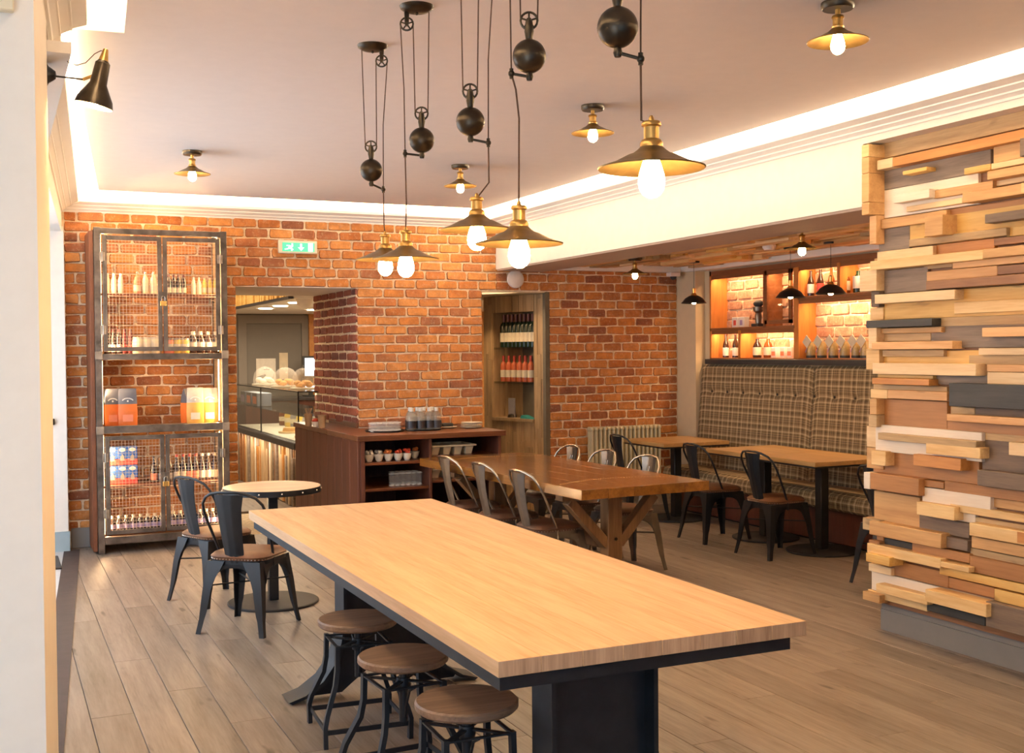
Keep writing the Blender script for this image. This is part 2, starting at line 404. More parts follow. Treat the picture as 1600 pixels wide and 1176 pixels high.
    def mesh(s, name, mats, smooth=38):
        me = bpy.data.meshes.new(name); me.from_pydata(s.v, [], s.f)
        bm = bmesh.new(); bm.from_mesh(me); bmesh.ops.recalc_face_normals(bm, faces=bm.faces); bm.to_mesh(me); bm.free()
        if not isinstance(mats, (list, tuple)): mats = [mats]
        for m in mats: me.materials.append(M[m] if isinstance(m, str) else m)
        if len(mats) > 1: me.polygons.foreach_set('material_index', s.mi)
        if smooth: me.shade_smooth(); me.set_sharp_from_angle(angle=R(smooth))
        me.update(); return me
    def build(s, name, mats, parent=None, loc=None, rot=None, smooth=38, label=None):
        o = bpy.data.objects.new(name, s.mesh(name, mats, smooth)); C.objects.link(o)
        if parent is not None: o.parent = parent
        if loc is not None: o.location = loc
        if rot is not None: o.rotation_euler = rot
        if label: o['label'] = label
        return o
def tag(o, label, cat, group=None):
    o['label'] = label; o['category'] = cat
    if group: o['group'] = group
    return o
def thing(name, label, cat, loc=(0, 0, 0), rz=0.0, group=None):
    o = bpy.data.objects.new(name, None); C.objects.link(o); o.empty_display_size = 0.1
    o.location = loc; o.rotation_euler = (0, 0, rz); return tag(o, label, cat, group)
def struct(o, label=None):
    o['kind'] = 'structure'
    if label: o['label'] = label
    return o
CH = {}
def kids(o): return [c for c in list(C.objects) if c.parent == o] if o.name not in CH else CH[o.name]
def dup(src, loc=None, rz=None, label=None, group=None, parent=None, scale=None, tree=None):
    """copy a thing with copies of its parts and sub-parts (mesh data shared)"""
    c = src.copy(); C.objects.link(c)
    if parent is not None: c.parent = parent
    if loc is not None: c.location = loc
    if rz is not None: c.rotation_euler = (0, 0, rz)
    if scale is not None: c.scale = scale
    if label: c['label'] = label
    if group: c['group'] = group
    for ch in src.children: dup(ch, parent=c)
    return c
ORD = ['leftmost', 'second from left', 'third from left', 'fourth from left', 'fifth from left', 'sixth from left', 'seventh from left', 'eighth from left', 'ninth from left', 'tenth from left', 'eleventh from left', 'twelfth from left']
def ordn(i, n):
    if n == 1: return 'only'
    if i == n-1: return 'rightmost'
    return ORD[i]

# ================================================================== STRUCTURE
WY = 10.05                      # face of the brick wall
def lwx(y, off=0.0): return 0.62+0.077*(y-9.91)+off      # line of the left wall

# ---- floor: individual oak planks
sub = MB().box(-0.6, 6.75, -2.0, 11.7, -0.10, -0.022)
floor = struct(sub.build('floor', 'mortar'), 'grey brown oak plank floor')
PW = 0.182
plank_meshes = {}
def plank_mesh(L):
    k = round(L, 3)
    if k not in plank_meshes: plank_meshes[k] = MB().bbox(-PW/2+.0012, PW/2-.0012, -L/2+.001, L/2-.001, -0.022, 0, 0.0015).mesh('plank', 'floor_oak')
    return plank_meshes[k]
def add_planks(x0, x1, y0, y1, off):
    i = 0; x = x0+PW/2
    while x < x1:
        y = y0-off[i % len(off)]
        while y < y1:
            a, b2 = max(y, y0), min(y+1.95, y1)
            lx = lwx((a+b2)/2)
            if b2-a > 0.12 and x+PW/2 > lx-0.12:
                o = bpy.data.objects.new('plank', plank_mesh(b2-a)); C.objects.link(o); o.parent = floor
                o.location = (x, (a+b2)/2, 0)
            y += 1.95
        x += PW; i += 1
add_planks(0.0, 6.62, -1.9, WY+0.0, [0.1, 1.2, 0.62, 1.65, 0.35, 0.95, 1.45])
# lobby tiles + threshold
MB().prism([(lwx(-2, -.12), -2), (lwx(9.9, -.12), 9.9), (-1.6, 9.9), (-1.6, -2)], -0.02, 0.004, 'z').build('lobby_floor', 'tile_light')['kind'] = 'structure'
th = MB().prism([(lwx(4.3), 4.3), (lwx(9.91), 9.91), (lwx(9.91, -.12), 9.91), (lwx(4.3, -.12), 4.3)], -0.01, 0.006, 'z').build('door_threshold', 'threshold'); struct(th)
mat_ = MB().bbox(0.30, 0.50, 9.05, 9.6, 0.005, 0.02, 0.004).build('door_mat', 'tray_black')
mat_.location.x = -0.06
tag(mat_, 'dark door mat on pale lobby floor beside the threshold', 'door mat')

# ---- bricks
def brick_variant(seed, mname):
    rnd = random.Random(seed); j = lambda a: rnd.uniform(-a, a)
    c = 0.05; h = 0.16
    out = [(-.5+c, -.5), (.5-c, -.5), (.5, -.5+h), (.5, .5-h), (.5-c, .5), (-.5+c, .5), (-.5, .5-h), (-.5, -.5+h)]
    out = [(x+j(.012), z+j(.075)) for x, z in out]
    inn = [(x*0.955+j(.004), z*0.84+j(.03)) for x, z in out]
    vs = [Vector((x, 1.0, z)) for x, z in out]+[Vector((x, 0.35+j(.1), z)) for x, z in out]+[Vector((x, 0.0+abs(j(.15)), z)) for x, z in inn]
    fs = [(16, 17, 18, 19, 20, 21, 22, 23)]
    for k in range(8):
        k2 = (k+1) % 8; fs += [(k, k2, 8+k2, 8+k), (8+k, 8+k2, 16+k2, 16+k)]
    b = MB(); b.add(vs, fs); return b, b.mesh('brick', mname, 50)
BV = {mn: [brick_variant(100+i, mn) for i in range(8)] for mn in ('brick', 'brick_jamb', 'brick_pale')}
CP, BPITCH = 0.0855, 0.2125
def course_segments(x0, x1, holes, z0, z1):
    segs = [(x0, x1)]
    for (hx0, hx1, hz0, hz1) in holes:
        if z1 > hz0+0.02 and z0 < hz1-0.02:
            ns = []
            for a, b2 in segs:
                if hx1 <= a or hx0 >= b2: ns.append((a, b2)); continue
                if hx0 > a: ns.append((a, hx0))
                if hx1 < b2: ns.append((hx1, b2))
            segs = ns
    return segs
def lay(x0, x1, z0, z1, holes, pitch=BPITCH, cp=CP, seed=1, joint=0.017, clip=None):
    rnd = random.Random(seed); out = []; k = 0; z = z0
    while z < z1-0.02:
        zt = min(z+cp, z1)
        off = [0.0, 0.5, 0.12, 0.62, 0.05, 0.45][k % 6]*pitch+rnd.uniform(-.02, .02)
        for a, b2 in course_segments(x0, x1, holes, z, zt):
            x = a-((a-off) % pitch); cuts = [a]
            while x < b2:
                if a+.07 < x < b2-.07: cuts.append(x)
                x += pitch
            cuts.append(b2)
            for p, q in zip(cuts[:-1], cuts[1:]):
                e0 = 0 if p == a else joint/2; e1 = 0 if q == b2 else joint/2
                out.append((p+e0, q-e1, z+joint*.35, zt-joint*.35 if zt-z > .05 else zt))
        z += cp; k += 1
    return out
def place_bricks(items, parent, mn, y, proud, limit=300, rank=None, rotz=0.0, org=None, stuffname='small_bricks'):
    """items in wall coords (u0,u1,z0,z1); the wall face lies at y (or rotated about org)"""
    rnd = random.Random(len(items)); T = Matrix.Identity(4)
    if org is not None: T = Matrix.Translation(org) @ Matrix.Rotation(rotz, 4, 'Z')
    order = sorted(range(len(items)), key=(lambda i: rank(items[i])) if rank else (lambda i: 0))
    keep = set(order[:limit]); st = MB()
    for i, (a, b2, z0, z1) in enumerate(items):
        bld, me = rnd.choice(BV[mn]); d = proud*rnd.uniform(.7, 1.3)
        mtx = T @ Matrix.Translation(((a+b2)/2, y-d, (z0+z1)/2)) @ Matrix.Diagonal((b2-a, d+0.01, z1-z0, 1))
        if i in keep:
            o = bpy.data.objects.new('brick', me); C.objects.link(o); o.parent = parent; o.matrix_local = mtx
        else: st.add([mtx @ Vector(p) for p in bld.v], bld.f)
    if st.v:
        o = st.build(stuffname, mn, parent, smooth=50); o['kind'] = 'stuff'

D1 = (1.94, 3.04, -1, 2.190); D2 = (4.277, 5.0, -1, 2.185)
def wall_prisms(b, x0, x1, z1, hole, y0, y1):
    hx0, hx1, _, hz = hole
    b.box(x0, hx0, y0, y1, 0, z1); b.box(hx1, x1, y0, y1, 0, z1); b.box(hx0, hx1, y0, y1, hz, z1)
wb = MB(); wall_prisms(wb, 0.2, 4.43, 3.15, D1, WY, 11.56)
wb.box(4.277, 4.43, WY-.0, WY+.001, 2.18, 2.2)
# carve the wine recess out of the thick wall: keep the part left of it only
wall_back = MB()
wall_back.box(0.2, 1.94, WY, 11.56, 0, 3.15); wall_back.box(1.94, 3.04, WY, 11.56, 2.195, 3.15)
wall_back.box(3.04, 4.277, WY, 11.56, 0, 3.15); wall_back.box(4.277, 4.43, WY, 11.56, 2.18, 3.15)
wall_back = struct(wall_back.build('wall_back', 'mortar', smooth=0), 'brick wall behind the cabinet and sideboard')
place_bricks(lay(0.55, 4.43, 0.1345, 2.80, [D1, D2], seed=3), wall_back, 'brick', WY, 0.014, 300,
             rank=lambda b: 10 if (b[3] < 0.9 and b[0] > 2.6) else (8-b[3] if b[0] > .7 and b[0] < 1.8 and b[3] < .3 else abs(b[2]-1.7)-0.25*(b[1]-b[0])*20))
wall_alc = MB()
wall_alc.box(5.0, 6.75, WY, 11.56, 0, 2.9); wall_alc.box(4.43, 5.0, WY, 11.56, 2.18, 2.9)
wall_alc = struct(wall_alc.build('wall_alcove', 'mortar', smooth=0), 'brick wall at the end of the seating alcove')
place_bricks(lay(4.43, 6.48, 0.1345, 2.395, [D2], seed=5), wall_alc, 'brick', WY, 0.012, 300)
# brick reveal on the right of the doorway, facing left
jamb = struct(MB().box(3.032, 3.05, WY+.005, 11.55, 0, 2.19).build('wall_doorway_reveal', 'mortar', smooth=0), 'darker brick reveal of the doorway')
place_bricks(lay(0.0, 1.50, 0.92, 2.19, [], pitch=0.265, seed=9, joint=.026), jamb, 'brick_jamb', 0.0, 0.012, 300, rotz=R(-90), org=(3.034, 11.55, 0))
# plaster under the lintel
lin = struct(MB().box(1.94, 3.04, WY-.004, 11.56, 2.186, 2.194).build('ceiling_lintel', 'plaster_white', smooth=0))

# ---- left side: pier near the camera, header over the lobby opening, far reveal
def lw_prism(b, y0, y1, o0, o1, z0, z1):
    b.prism([(lwx(y0, o1), y0), (lwx(y1, o1), y1), (lwx(y1, o0), y1), (lwx(y0, o0), y0)], z0, z1, 'z')
pier = MB(); 
pier.prism([(0.118, 3.42), (lwx(4.3)-.0, 4.30), (-1.6, 4.30), (-1.6, 3.42)], 0, 3.12, 'z')
struct(pier.build('wall_left', 'plaster_white', smooth=0), 'white painted pier at the left edge')
pb = MB(); lw_prism(pb, 3.6, 4.31, -0.02, 0.014, 0, 0.16)
struct(pb.build('baseboard_left', 'plaster_white', smooth=0))
hd = MB(); lw_prism(hd, 4.62, WY, -0.45, -0.1, 2.60, 3.12)
struct(hd.build('wall_lobby_header', 'plaster_white', smooth=0), 'white wall above the lobby opening')
rv = MB().box(-1.6, 0.535, 9.88, 10.06, 0, 2.64)
struct(rv.build('wall_lobby_end', 'plaster_white', smooth=0), 'pale end wall of the entrance lobby')
struct(MB().bbox(-1.6, 0.548, 9.862, 9.885, 0, 0.165, .004).build('baseboard_lobby', 'skirting_blue'))
struct(MB().bbox(0.565, 0.722, 10.02, 10.05, 0, 0.165, .004).build('baseboard_back', 'skirting_grey'))
lt = MB().bbox(0.40, 0.445, 9.85, 9.88, 1.035, 1.085, .004).build('door_latch', 'bronze_black'); tag(lt, 'small dark metal latch plate on the pale lobby wall', 'latch')
struct(MB().box(-1.6, -1.55, -2, 9.9, 0, 2.7).build('wall_lobby_window', 'plaster_white', smooth=0))
struct(MB().box(-1.6, lwx(6, -.05), 4.3, 9.9, 2.66, 2.70).build('ceiling_lobby', 'plaster_white', smooth=0))
vent = MB().bbox(-0.02, 0.075, 3.405, 3.421, 2.995, 3.07, .002); 
# pale box high on the pier
pbx = at(11, 9, Y=3.41)
tag(MB().bbox(pbx.x-.04, pbx.x+.017, 3.385, 3.419, pbx.z-.018, pbx.z+.06, .004).build('sensor_box', 'cream_plastic'), 'pale cream box high on the white pier at the left edge', 'sensor')

# ---- main ceiling: dropped panel with cove gap
cz = 2.9
def ledge(y, o=0.155): return lwx(y, o)-0.045
panel = [(ledge(9.55, .24), 9.55), (4.10, 9.55), (4.10, -1.9), (0.42, -1.9), (0.48, 4.86), (ledge(4.93, .24)-.02, 4.86)]
panel[0] = (0.782, 9.55); panel[5] = (0.288, 4.87); panel[4] = (0.505, 4.855); panel[3] = (lwx(-1.9, .275), -1.9)
struct(MB().prism(panel, cz, cz+0.03, 'z').build('ceiling', 'plaster_ceiling', smooth=0), 'pinkish beige dropped ceiling with lit edges')
struct(MB().box(-0.6, 4.6, -2, 10.1, 3.10, 3.14).build('ceiling_cove', 'ceiling_upper', smooth=0))
# cornice mouldings
def cornice(name, p0, p1, nrm, ext0=0, ext1=0):
    """profile swept from p0 to p1; nrm points into the room"""
    prof = [(0, 2.775), (.010, 2.775), (.014, 2.787), (.034, 2.800), (.040, 2.800), (.042, 2.808), (.072, 2.824), (.080, 2.824), (.082, 2.832), (.122, 2.846), (.132, 2.850), (.135, 2.872), (.124, 2.872), (.118, 2.862), (0, 2.858)]
    p0, p1, nrm = Vector(p0), Vector(p1), Vector(nrm).normalized(); d = (p1-p0).normalized(); vs = []
    for pp, e in ((p0, ext0), (p1, ext1)):
        for a, z in prof:
            q = pp+nrm*a+d*(e*a); vs.append((q.x, q.y, z))
    n = len(prof)
    b = MB().add(vs, [tuple(range(n)), tuple(range(n, 2*n))[::-1]]+[(i, (i+1) % n, n+(i+1) % n, n+i) for i in range(n)])
    return struct(b.build(name, 'cornice_plaster', smooth=20))
cornice('trim_1', (4.43, -1.9, 0), (4.43, WY, 0), (-1, 0, 0), 0, -1)
cornice('trim_2', (0.53, WY, 0), (4.43, WY, 0), (0, -1, 0), 1, -1)
nl = Vector((1, -0.077, 0)).normalized()
cornice('trim_3', (lwx(4.62, -.1), 4.62, 0), (lwx(WY, -.1), WY, 0), nl, 0, -1)
cornice('trim_4', (lwx(-1.9), -1.9, 0), (lwx(4.62), 4.62, 0), nl, 0, 0)
struct(MB().prism([(lwx(-1.9, -.3), -1.9), (lwx(-1.9), -1.9), (lwx(4.62), 4.62), (lwx(4.62, -.3), 4.62)], 2.76, 3.12, 'z').build('wall_left_bulkhead', 'plaster_white', smooth=0))
# LED strips lying in the cove (seen only as glow)
for nm, a, b2 in (('led_strip', (4.33, -1.8, 2.868), (4.33, 9.8, 2.868)), ('led_strip', (0.8, 9.95, 2.868), (4.2, 9.95, 2.868)), ('led_strip', (lwx(4.7)+.0, 4.7, 2.868), (lwx(9.8)+.0, 9.8, 2.868))):
    o = MB().tube([a, b2], 0, sq=(.012, .006)).build(nm, 'led_strip', smooth=0)
    o['kind'] = 'structure'

# ---- beam over the alcove opening and the wall end with wood cladding
wr = MB(); wr.box(4.43, 4.44, 4.96, WY, 2.39, 3.12); wr.box(4.43, 4.44, -1.9, 4.96, 2.737, 3.12)
struct(wr.build('wall_right', 'plaster_white', smooth=0), 'white wall over the alcove opening')
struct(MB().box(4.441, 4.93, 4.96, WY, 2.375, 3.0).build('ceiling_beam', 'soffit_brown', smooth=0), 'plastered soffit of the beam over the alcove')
struct(MB().box(4.60, 4.93, -1.9, 4.95, 0, 2.736).build('wall_wood_core', 'brown_wood', smooth=0))
struct(MB().box(4.441, 4.93, -1.9, 4.958, 2.738, 3.0).build('wall_right_upper', 'plaster_white', smooth=0))
bb = MB().box(4.585, 4.62, -1.9, 4.985, 0, 0.155); bb.box(4.578, 4.585, -1.9, 4.985, 0, 0.118)
struct(bb.build('baseboard_right', 'skirting_grey', smooth=0), 'grey skirting under the timber wall')
# ---- alcove shell
struct(MB().box(6.60, 6.75, 4.9, WY, 0, 1.44).build('wall_alcove_side', 'plaster_cream', smooth=0))
sw = MB(); sw.box(6.60, 6.62, 9.62, WY, 1.44, 2.6); sw.box(6.622, 6.64, 4.9, 9.62, 2.38, 2.6); sw.box(6.82, 6.84, 4.9, 9.7, 1.4, 2.6)
struct(sw.build('wall_alcove_shelving', 'plaster_cream', smooth=0))
struct(MB().box(6.486, 6.597, 9.70, WY, 0, 2.394).build('wall_alcove_pillar', 'plaster_cream', smooth=0), 'cream pillar at the end of the brick wall')
struct(MB().box(4.93, 6.9, 4.88, 4.95, 0, 2.6).build('wall_alcove_near', 'plaster_cream', smooth=0))
struct(MB().box(4.93, 6.9, 4.9, WY, 2.50, 2.56).build('ceiling_alcove_slab', 'plaster_cream', smooth=0))
cr = MB(); cr.bbox(4.932, 6.475, WY-.10, WY-.0, 2.395, 2.474, .006); cr.bbox(6.475, 6.62, 4.96, WY, 2.395, 2.498, .006)
struct(cr.build('trim_5', 'plaster_white'), 'cream boxed cornice round the alcove')
alc = struct(MB().box(4.93, 6.5, 4.95, 9.95, 2.475, 2.50).build('ceiling_alcove', 'brown_wood', smooth=0), 'alcove ceiling of uneven wooden offcuts')
rnd = random.Random(11); x = 4.95; bms = {}
while x < 6.44:
    wd = rnd.choice([.06, .08, .1, .12]); y = 4.97+rnd.uniform(-.3, 0)
    while y < 9.9:
        L = rnd.uniform(.25, .75); a, b2 = max(y, 4.97), min(y+L, 9.93); h = rnd.choice([.010, .022, .036, .055])
        if b2-a > .08: MB().bbox(x, min(x+wd-.003, 6.47), a, b2-.003, 2.476-h, 2.476, .002).build('wood_block', rnd.choice(['alcove_ceiling_wood', 'yellow_pine', 'tan_oak', 'pale_pine', 'pine', 'weathered_tan']), alc)
        y += L
    x += wd
# wall behind the camera, with its shop window, and the near right wall
bk = MB(); bk.box(-1.6, 4.6, -2.05, -1.95, 0, 0.3); bk.box(-1.6, 4.6, -2.05, -1.95, 2.7, 3.14); bk.box(3.0, 4.6, -2.05, -1.95, .3, 2.7)
struct(bk.build('wall_front', 'plaster_white', smooth=0))
struct(MB().box(-1.6, -1.5, -2, 3.5, 2.66, 2.7).build('trim_6', 'plaster_white', smooth=0))

# ---- room beyond the doorway
fb = 16.6
struct(MB().box(0.5, 6.5, 11.55, fb, -0.05, 0.0).build('floor_back_room', 'floor_oak', smooth=0))
wg = MB(); wg.box(0.5, 6.5, fb, fb+.1, 0, 3)
struct(wg.build('wall_back_room', 'wall_grey', smooth=0), 'grey wall of the room beyond the doorway')
struct(MB().box(6.4, 6.5, 11.56, fb, 0, 3).build('wall_back_room_right', 'orange_wood', smooth=0))
struct(MB().box(0.5, 0.6, 11.56, fb, 0, 3).build('wall_back_room_left', 'plaster_cream', smooth=0))
struct(MB().box(0.5, 6.5, 11.56, fb, 2.95, 3.0).build('ceiling_back_room', 'plaster_white', smooth=0))
za = at(368, 482, X=2.82).z; zb = at(465, 463, X=2.82).z; zbk = (za+zb)/2
print('bulkhead z', za, zb, 'far', at(368, 490, Y=fb).z)
bulk = struct(MB().box(2.85, 6.4, 11.7, fb, zbk, 2.95).build('ceiling_counter', 'plaster_white', smooth=0), 'lowered white ceiling over the counter')
sl = MB(); y = 11.72; rnd = random.Random(4)
while y < fb:
    wdt = rnd.uniform(.05, .09); h = rnd.uniform(.0, .03); sl.box(2.82-h, 2.855, y, y+wdt-.01, zbk+.02, 2.94); y += wdt
o = sl.build('timber_slats', 'yellow_pine', bulk, smooth=0); o['kind'] = 'stuff'
MB().box(2.80, 2.86, 11.7, fb, zbk-.005, zbk+.02).build('edge_trim', 'ledge_dark', bulk, smooth=0)
for px, py in ((415, 482), (438, 478), (463, 473), (490, 484)):
    p = at(px, py, Z=zbk-.004)
    if p.y < fb: 
        o = MB().lathe([(.0001, .0), (.09, 0), (.09, .006), (.0001, .006)], 14).build('downlight', 'downlight', loc=(p.x, p.y, zbk-.008))
        tag(o, 'round recessed downlight over the counter, ' + {415: 'leftmost', 438: 'second from left', 463: 'third from left', 490: 'rightmost'}[px], 'downlight', 'downlights over the counter')
area_light('counter_room_light', (4.2, 13.8, zbk-.05), (0, 0, 0), 2.5, 3.5, 60, (1, .78, .52))
area_light('counter_room_light_left', (1.8, 13.6, 2.9), (0, 0, 0), 1.5, 3.5, 40, (1, .82, .6))
p0, p1 = at(384, 505, Y=fb), at(470, 505, Y=fb)
fr = MB(); fr.box(p0.x-.12, p0.x, fb-.05, fb, 0, p0.z+.12); fr.box(p1.x, p1.x+.12, fb-.05, fb, 0, p0.z+.12); fr.box(p0.x, p1.x, fb-.05, fb, p0.z, p0.z+.12)
struct(fr.build('trim_7', 'wall_grey', smooth=0))
dr = struct(MB().bbox(p0.x, p1.x, fb-.03, fb-.005, 0, p0.z, .005).build('door_1', 'door_grey'), 'plain grey door beyond the counter')
v0, v1 = at(436, 551, Y=fb-.03), at(450, 592, Y=fb-.03)
MB().box(v0.x, v1.x, fb-.04, fb-.028, v1.z, v0.z).build('vision_panel', 'label_cream', dr, smooth=0, label='narrow glazed vision panel')
v0, v1 = at(400, 560, Y=fb-.03), at(431, 600, Y=fb-.03)
ps = thing('notice_poster', 'white paper notice on the grey door beyond the counter', 'poster', (v0.x, fb-.034, v1.z))
MB().box(0, v1.x-v0.x, -.004, 0, 0, v0.z-v1.z).build('paper', 'paper_white', ps, smooth=0)
w_ = v1.x-v0.x; h_ = v0.z-v1.z
MB().box(w_*.38, w_*.68, -.006, -.003, h_*.55, h_*.60).build('print', 'grey_card', ps, smooth=0)
MB().prism([(w_*.05, h_*.05), (w_*.5, h_*.35), (w_*.45, h_*.4), (w_*.05, h_*.3)], -.006, -.003, 'y').build('picture', 'paper_black', ps, smooth=0)
v0, v1 = at(473, 556, Y=fb-.4), at(497, 590, Y=fb-.4)
bc = thing('back_counter', 'dark wooden back counter by the far grey wall carrying the till screen', 'counter', (0, 0, 0))
MB().bbox(v0.x-.9, v0.x+1.1, fb-.75, fb-.12, 0, .93, .004).build('body', 'sideboard_wood', bc); MB().bbox(v0.x-.92, v0.x+1.12, fb-.78, fb-.11, .93, .97, .004).build('worktop', 'ledge_dark', bc)
mo = thing('till_screen', 'bright till screen behind the counter domes', 'screen', (v0.x, fb-.4, v1.z))
MB().bbox(0, v1.x-v0.x, 0, .04, 0, v0.z-v1.z, .005).build('case', 'paper_black', mo)
std = MB(); std.bbox(.10, .16, .045, .075, .97-v1.z, .10, .003); std.bbox(.02, .24, -.06, .12, .97-v1.z, .985-v1.z, .003); std.build('stand', 'paper_black', mo)
MB().box(.03, v1.x-v0.x-.03, -.006, 0, .03, v0.z-v1.z-.03).build('display', 'screen', mo, smooth=0)
v0 = at(482, 500, Y=fb-.06)
struct(MB().box(v0.x, v0.x+.8, fb-.1, fb-.001, 0, 2.6).build('trim_8', 'orange_wood', smooth=0))
MB().lathe([(.09, 0), (.09, -.03), (.07, -.10), (.03, -.13), (.0001, -.135)], 14).build('dome_camera', 'smoke_white', loc=at(475, 463, Y=11.9))
tag(bpy.data.objects['dome_camera'], 'white dome camera under the ceiling beyond the doorway', 'camera')
# ================================================================== TIMBER FEATURE WALL
tw = struct(MB().box(4.55, 4.60, -1.9, 4.93, 0.16, 2.72).build('wall_timber', 'brown_wood', smooth=0), 'feature wall of uneven timber offcuts')
FX = [4.53, 4.505, 4.465, 4.43]
TONE = dict(P='pine', p='pale_pine', Y='yellow_pine', S='salmon_pine', T='tan_oak', t='weathered_tan', O='orange_wood', R='red_brown_wood', B='brown_wood', G='grey_wood', g='grey_brown_wood', D='charcoal_wood', W='white_wood')
crops = {
 'A': (1350, 200, 5.88, [(135,150,290,1500,'t',0),(118,300,388,262,'p',2),(264,272,356,1500,'O',2),(140,392,580,1165,'G',0),(355,398,434,575,'Y',2),(920,372,430,1165,'Y',1),(1190,175,325,1430,'T',1),(1432,95,265,1500,'g',2),(1170,328,382,1500,'p',1),(1130,400,478,1500,'T',2),(135,583,838,1050,'W',0),(270,614,694,600,'W',2),(640,575,650,1185,'T',1),(1187,490,540,1500,'p',0),(905,600,692,1440,'T',2),(1442,505,600,1500,'P',2),(390,722,772,905,'p',1),(130,846,932,760,'T',1),(760,750,812,1500,'R',0),(555,815,1000,722,'T',3),(770,800,1010,1500,'Y',0),(420,862,1040,560,'Y',0),(1110,795,877,1500,'g',2),(138,936,1140,420,'G',0),(415,1024,1092,1310,'t',1),(1310,915,1000,1500,'Y',0),(1195,1015,1082,1500,'B',1),(635,1075,1165,1200,'O',0)]),
 'B': (1350, 380, 6.4, [(130,88,180,690,'p',1),(60,182,270,1190,'P',2),(1190,60,152,1600,'T',2),(600,205,262,885,'t',0),(885,190,256,1600,'S',1),(150,280,508,640,'G',0),(628,285,382,1335,'S',1),(1335,228,318,1600,'B',1),(618,380,466,1600,'B',2),(105,516,606,905,'p',2),(905,462,600,1600,'Y',0),(135,606,768,1600,'Y',0),(900,592,706,1600,'P',1),(20,774,847,680,'D',2),(680,745,835,1600,'t',0),(25,856,908,775,'T',1),(105,905,985,670,'t',0),(670,826,1045,1600,'G',0),(1178,845,937,1600,'S',2),(75,988,1062,885,'S',2),(185,1066,1132,798,'t',1),(1145,1048,1117,1600,'p',1)]),
 'C': (1350, 540, 6.4, [(140,50,175,1245,'Y',0),(1050,92,190,1600,'t',0),(85,172,282,1122,'p',2),(1230,186,258,1600,'S',1),(1230,262,382,1600,'p',1),(690,280,385,1235,'G',0),(137,284,318,690,'Y',1),(80,320,382,650,'O',2),(92,384,445,832,'t',0),(65,432,522,235,'P',1),(237,438,524,832,'S',1),(850,372,602,1600,'D',2),(870,605,690,1110,'t',0),(1110,612,700,1600,'g',0),(826,680,750,1600,'S',2),(98,524,790,832,'R',0),(832,748,860,1600,'R',0),(115,785,1048,1178,'W',1),(140,868,936,1122,'t',2),(620,970,1076,1162,'P',2),(1185,866,940,1600,'t',0),(1185,935,1260,1600,'g',0),(1445,962,1092,1600,'p',2)]),
 'D': (1340, 700, 6.154, [(130,18,156,268,'P',2),(150,15,225,1168,'R',0),(535,55,165,992,'O',2),(1150,206,356,1560,'g',2),(1560,190,460,1600,'R',0),(60,228,386,120,'W',2),(122,233,390,590,'R',2),(590,296,358,830,'R',1),(835,312,410,1600,'R',1),(620,372,512,1278,'W',1),(1278,470,562,1600,'T',0),(158,405,695,600,'T',0),(568,510,636,930,'P',2),(890,530,602,1600,'P',1),(930,604,690,1135,'W',0),(1133,660,735,1600,'t',0),(595,640,780,1075,'g',0),(110,694,826,800,'T',2),(800,838,942,1056,'g',1),(1072,716,836,1532,'P',2),(1532,796,910,1600,'O',2),(1095,845,952,1600,'T',1),(145,835,910,525,'D',0),(525,905,990,1078,'R',1),(92,910,1000,800,'P',2),(1085,955,1030,1600,'t',0),(78,1002,1086,305,'Y',3)]),
 'E': (1340, 860, 5.88, [(740,92,142,1022,'P',2),(1030,42,192,1529,'R',1),(100,112,182,308,'p',1),(308,82,218,835,'R',0),(752,140,215,1529,'Y',1),(838,242,335,1260,'R',0),(1258,348,458,1529,'Y',1),(130,183,355,1500,'W',0),(168,300,375,640,'P',2),(620,352,466,1182,'P',3),(95,352,412,640,'P',0),(635,470,548,1172,'D',1),(1178,462,692,1529,'g',2)])}
pieces = []
for key, (ox, oy, s, lst) in crops.items():
    for (xl, yt, yb, xr, tn, d) in lst:
        X = FX[d]; a = at(ox+xl/s, oy+yt/s, X=X); b2 = at(ox+xl/s, oy+yb/s, X=X)
        r_ = at(ox+xr/s, oy+yb/s, X=X); yl, yr = a.y, r_.y
        if ox+xr/s > 1588: yr = 3.3-random.Random(int(xl+yt)).uniform(0, .8)
        pieces.append((X-.0003*(len(pieces) % 9), yr, yl, b2.z, a.z, tn))
rnd = random.Random(21)
z = 0.17                                          # the run out of frame towards the camera
while z < 2.68:
    h = rnd.choice([.05, .07, .09, .12, .15]); y = 3.35-rnd.uniform(0, .5)
    while y > 1.2:
        L = rnd.uniform(.4, 1.1); pieces.append((rnd.choice(FX[:3]), max(y-L, 1.2), y, z, min(z+h-.002, 2.72), rnd.choice('PpYSTtORBGgW'))); y -= L
    z += h
for i, (X, y0, y1, z0, z1, tn) in enumerate(pieces):
    c = ((y0+y1)/2, (z0+z1)/2)
    MB().bbox(0, 4.60-X, -(y1-y0)/2, (y1-y0)/2, -(z1-z0)/2, (z1-z0)/2, .0025).build('timber_block', TONE[tn], tw, loc=(X, c[0], c[1]))
# offcuts wrapping the end of the wall
z = 0.17
while z < 2.70:
    h = rnd.choice([.05, .07, .09, .12, .16]); h = min(h, 2.73-z); pr = rnd.choice([0.0, .01, .03, .05, .08]); xx = rnd.choice([4.47, 4.49, 4.52, 4.55])
    if z > 2.28: pr = .004; xx = 4.418
    MB().bbox(xx, 4.90, 4.90, 4.955+pr, z, z+h-.002, .0025).build('timber_block', TONE[rnd.choice('PpTYptSTTg' if z > 1 else 'PTTtRgSP')], tw)
    z += h
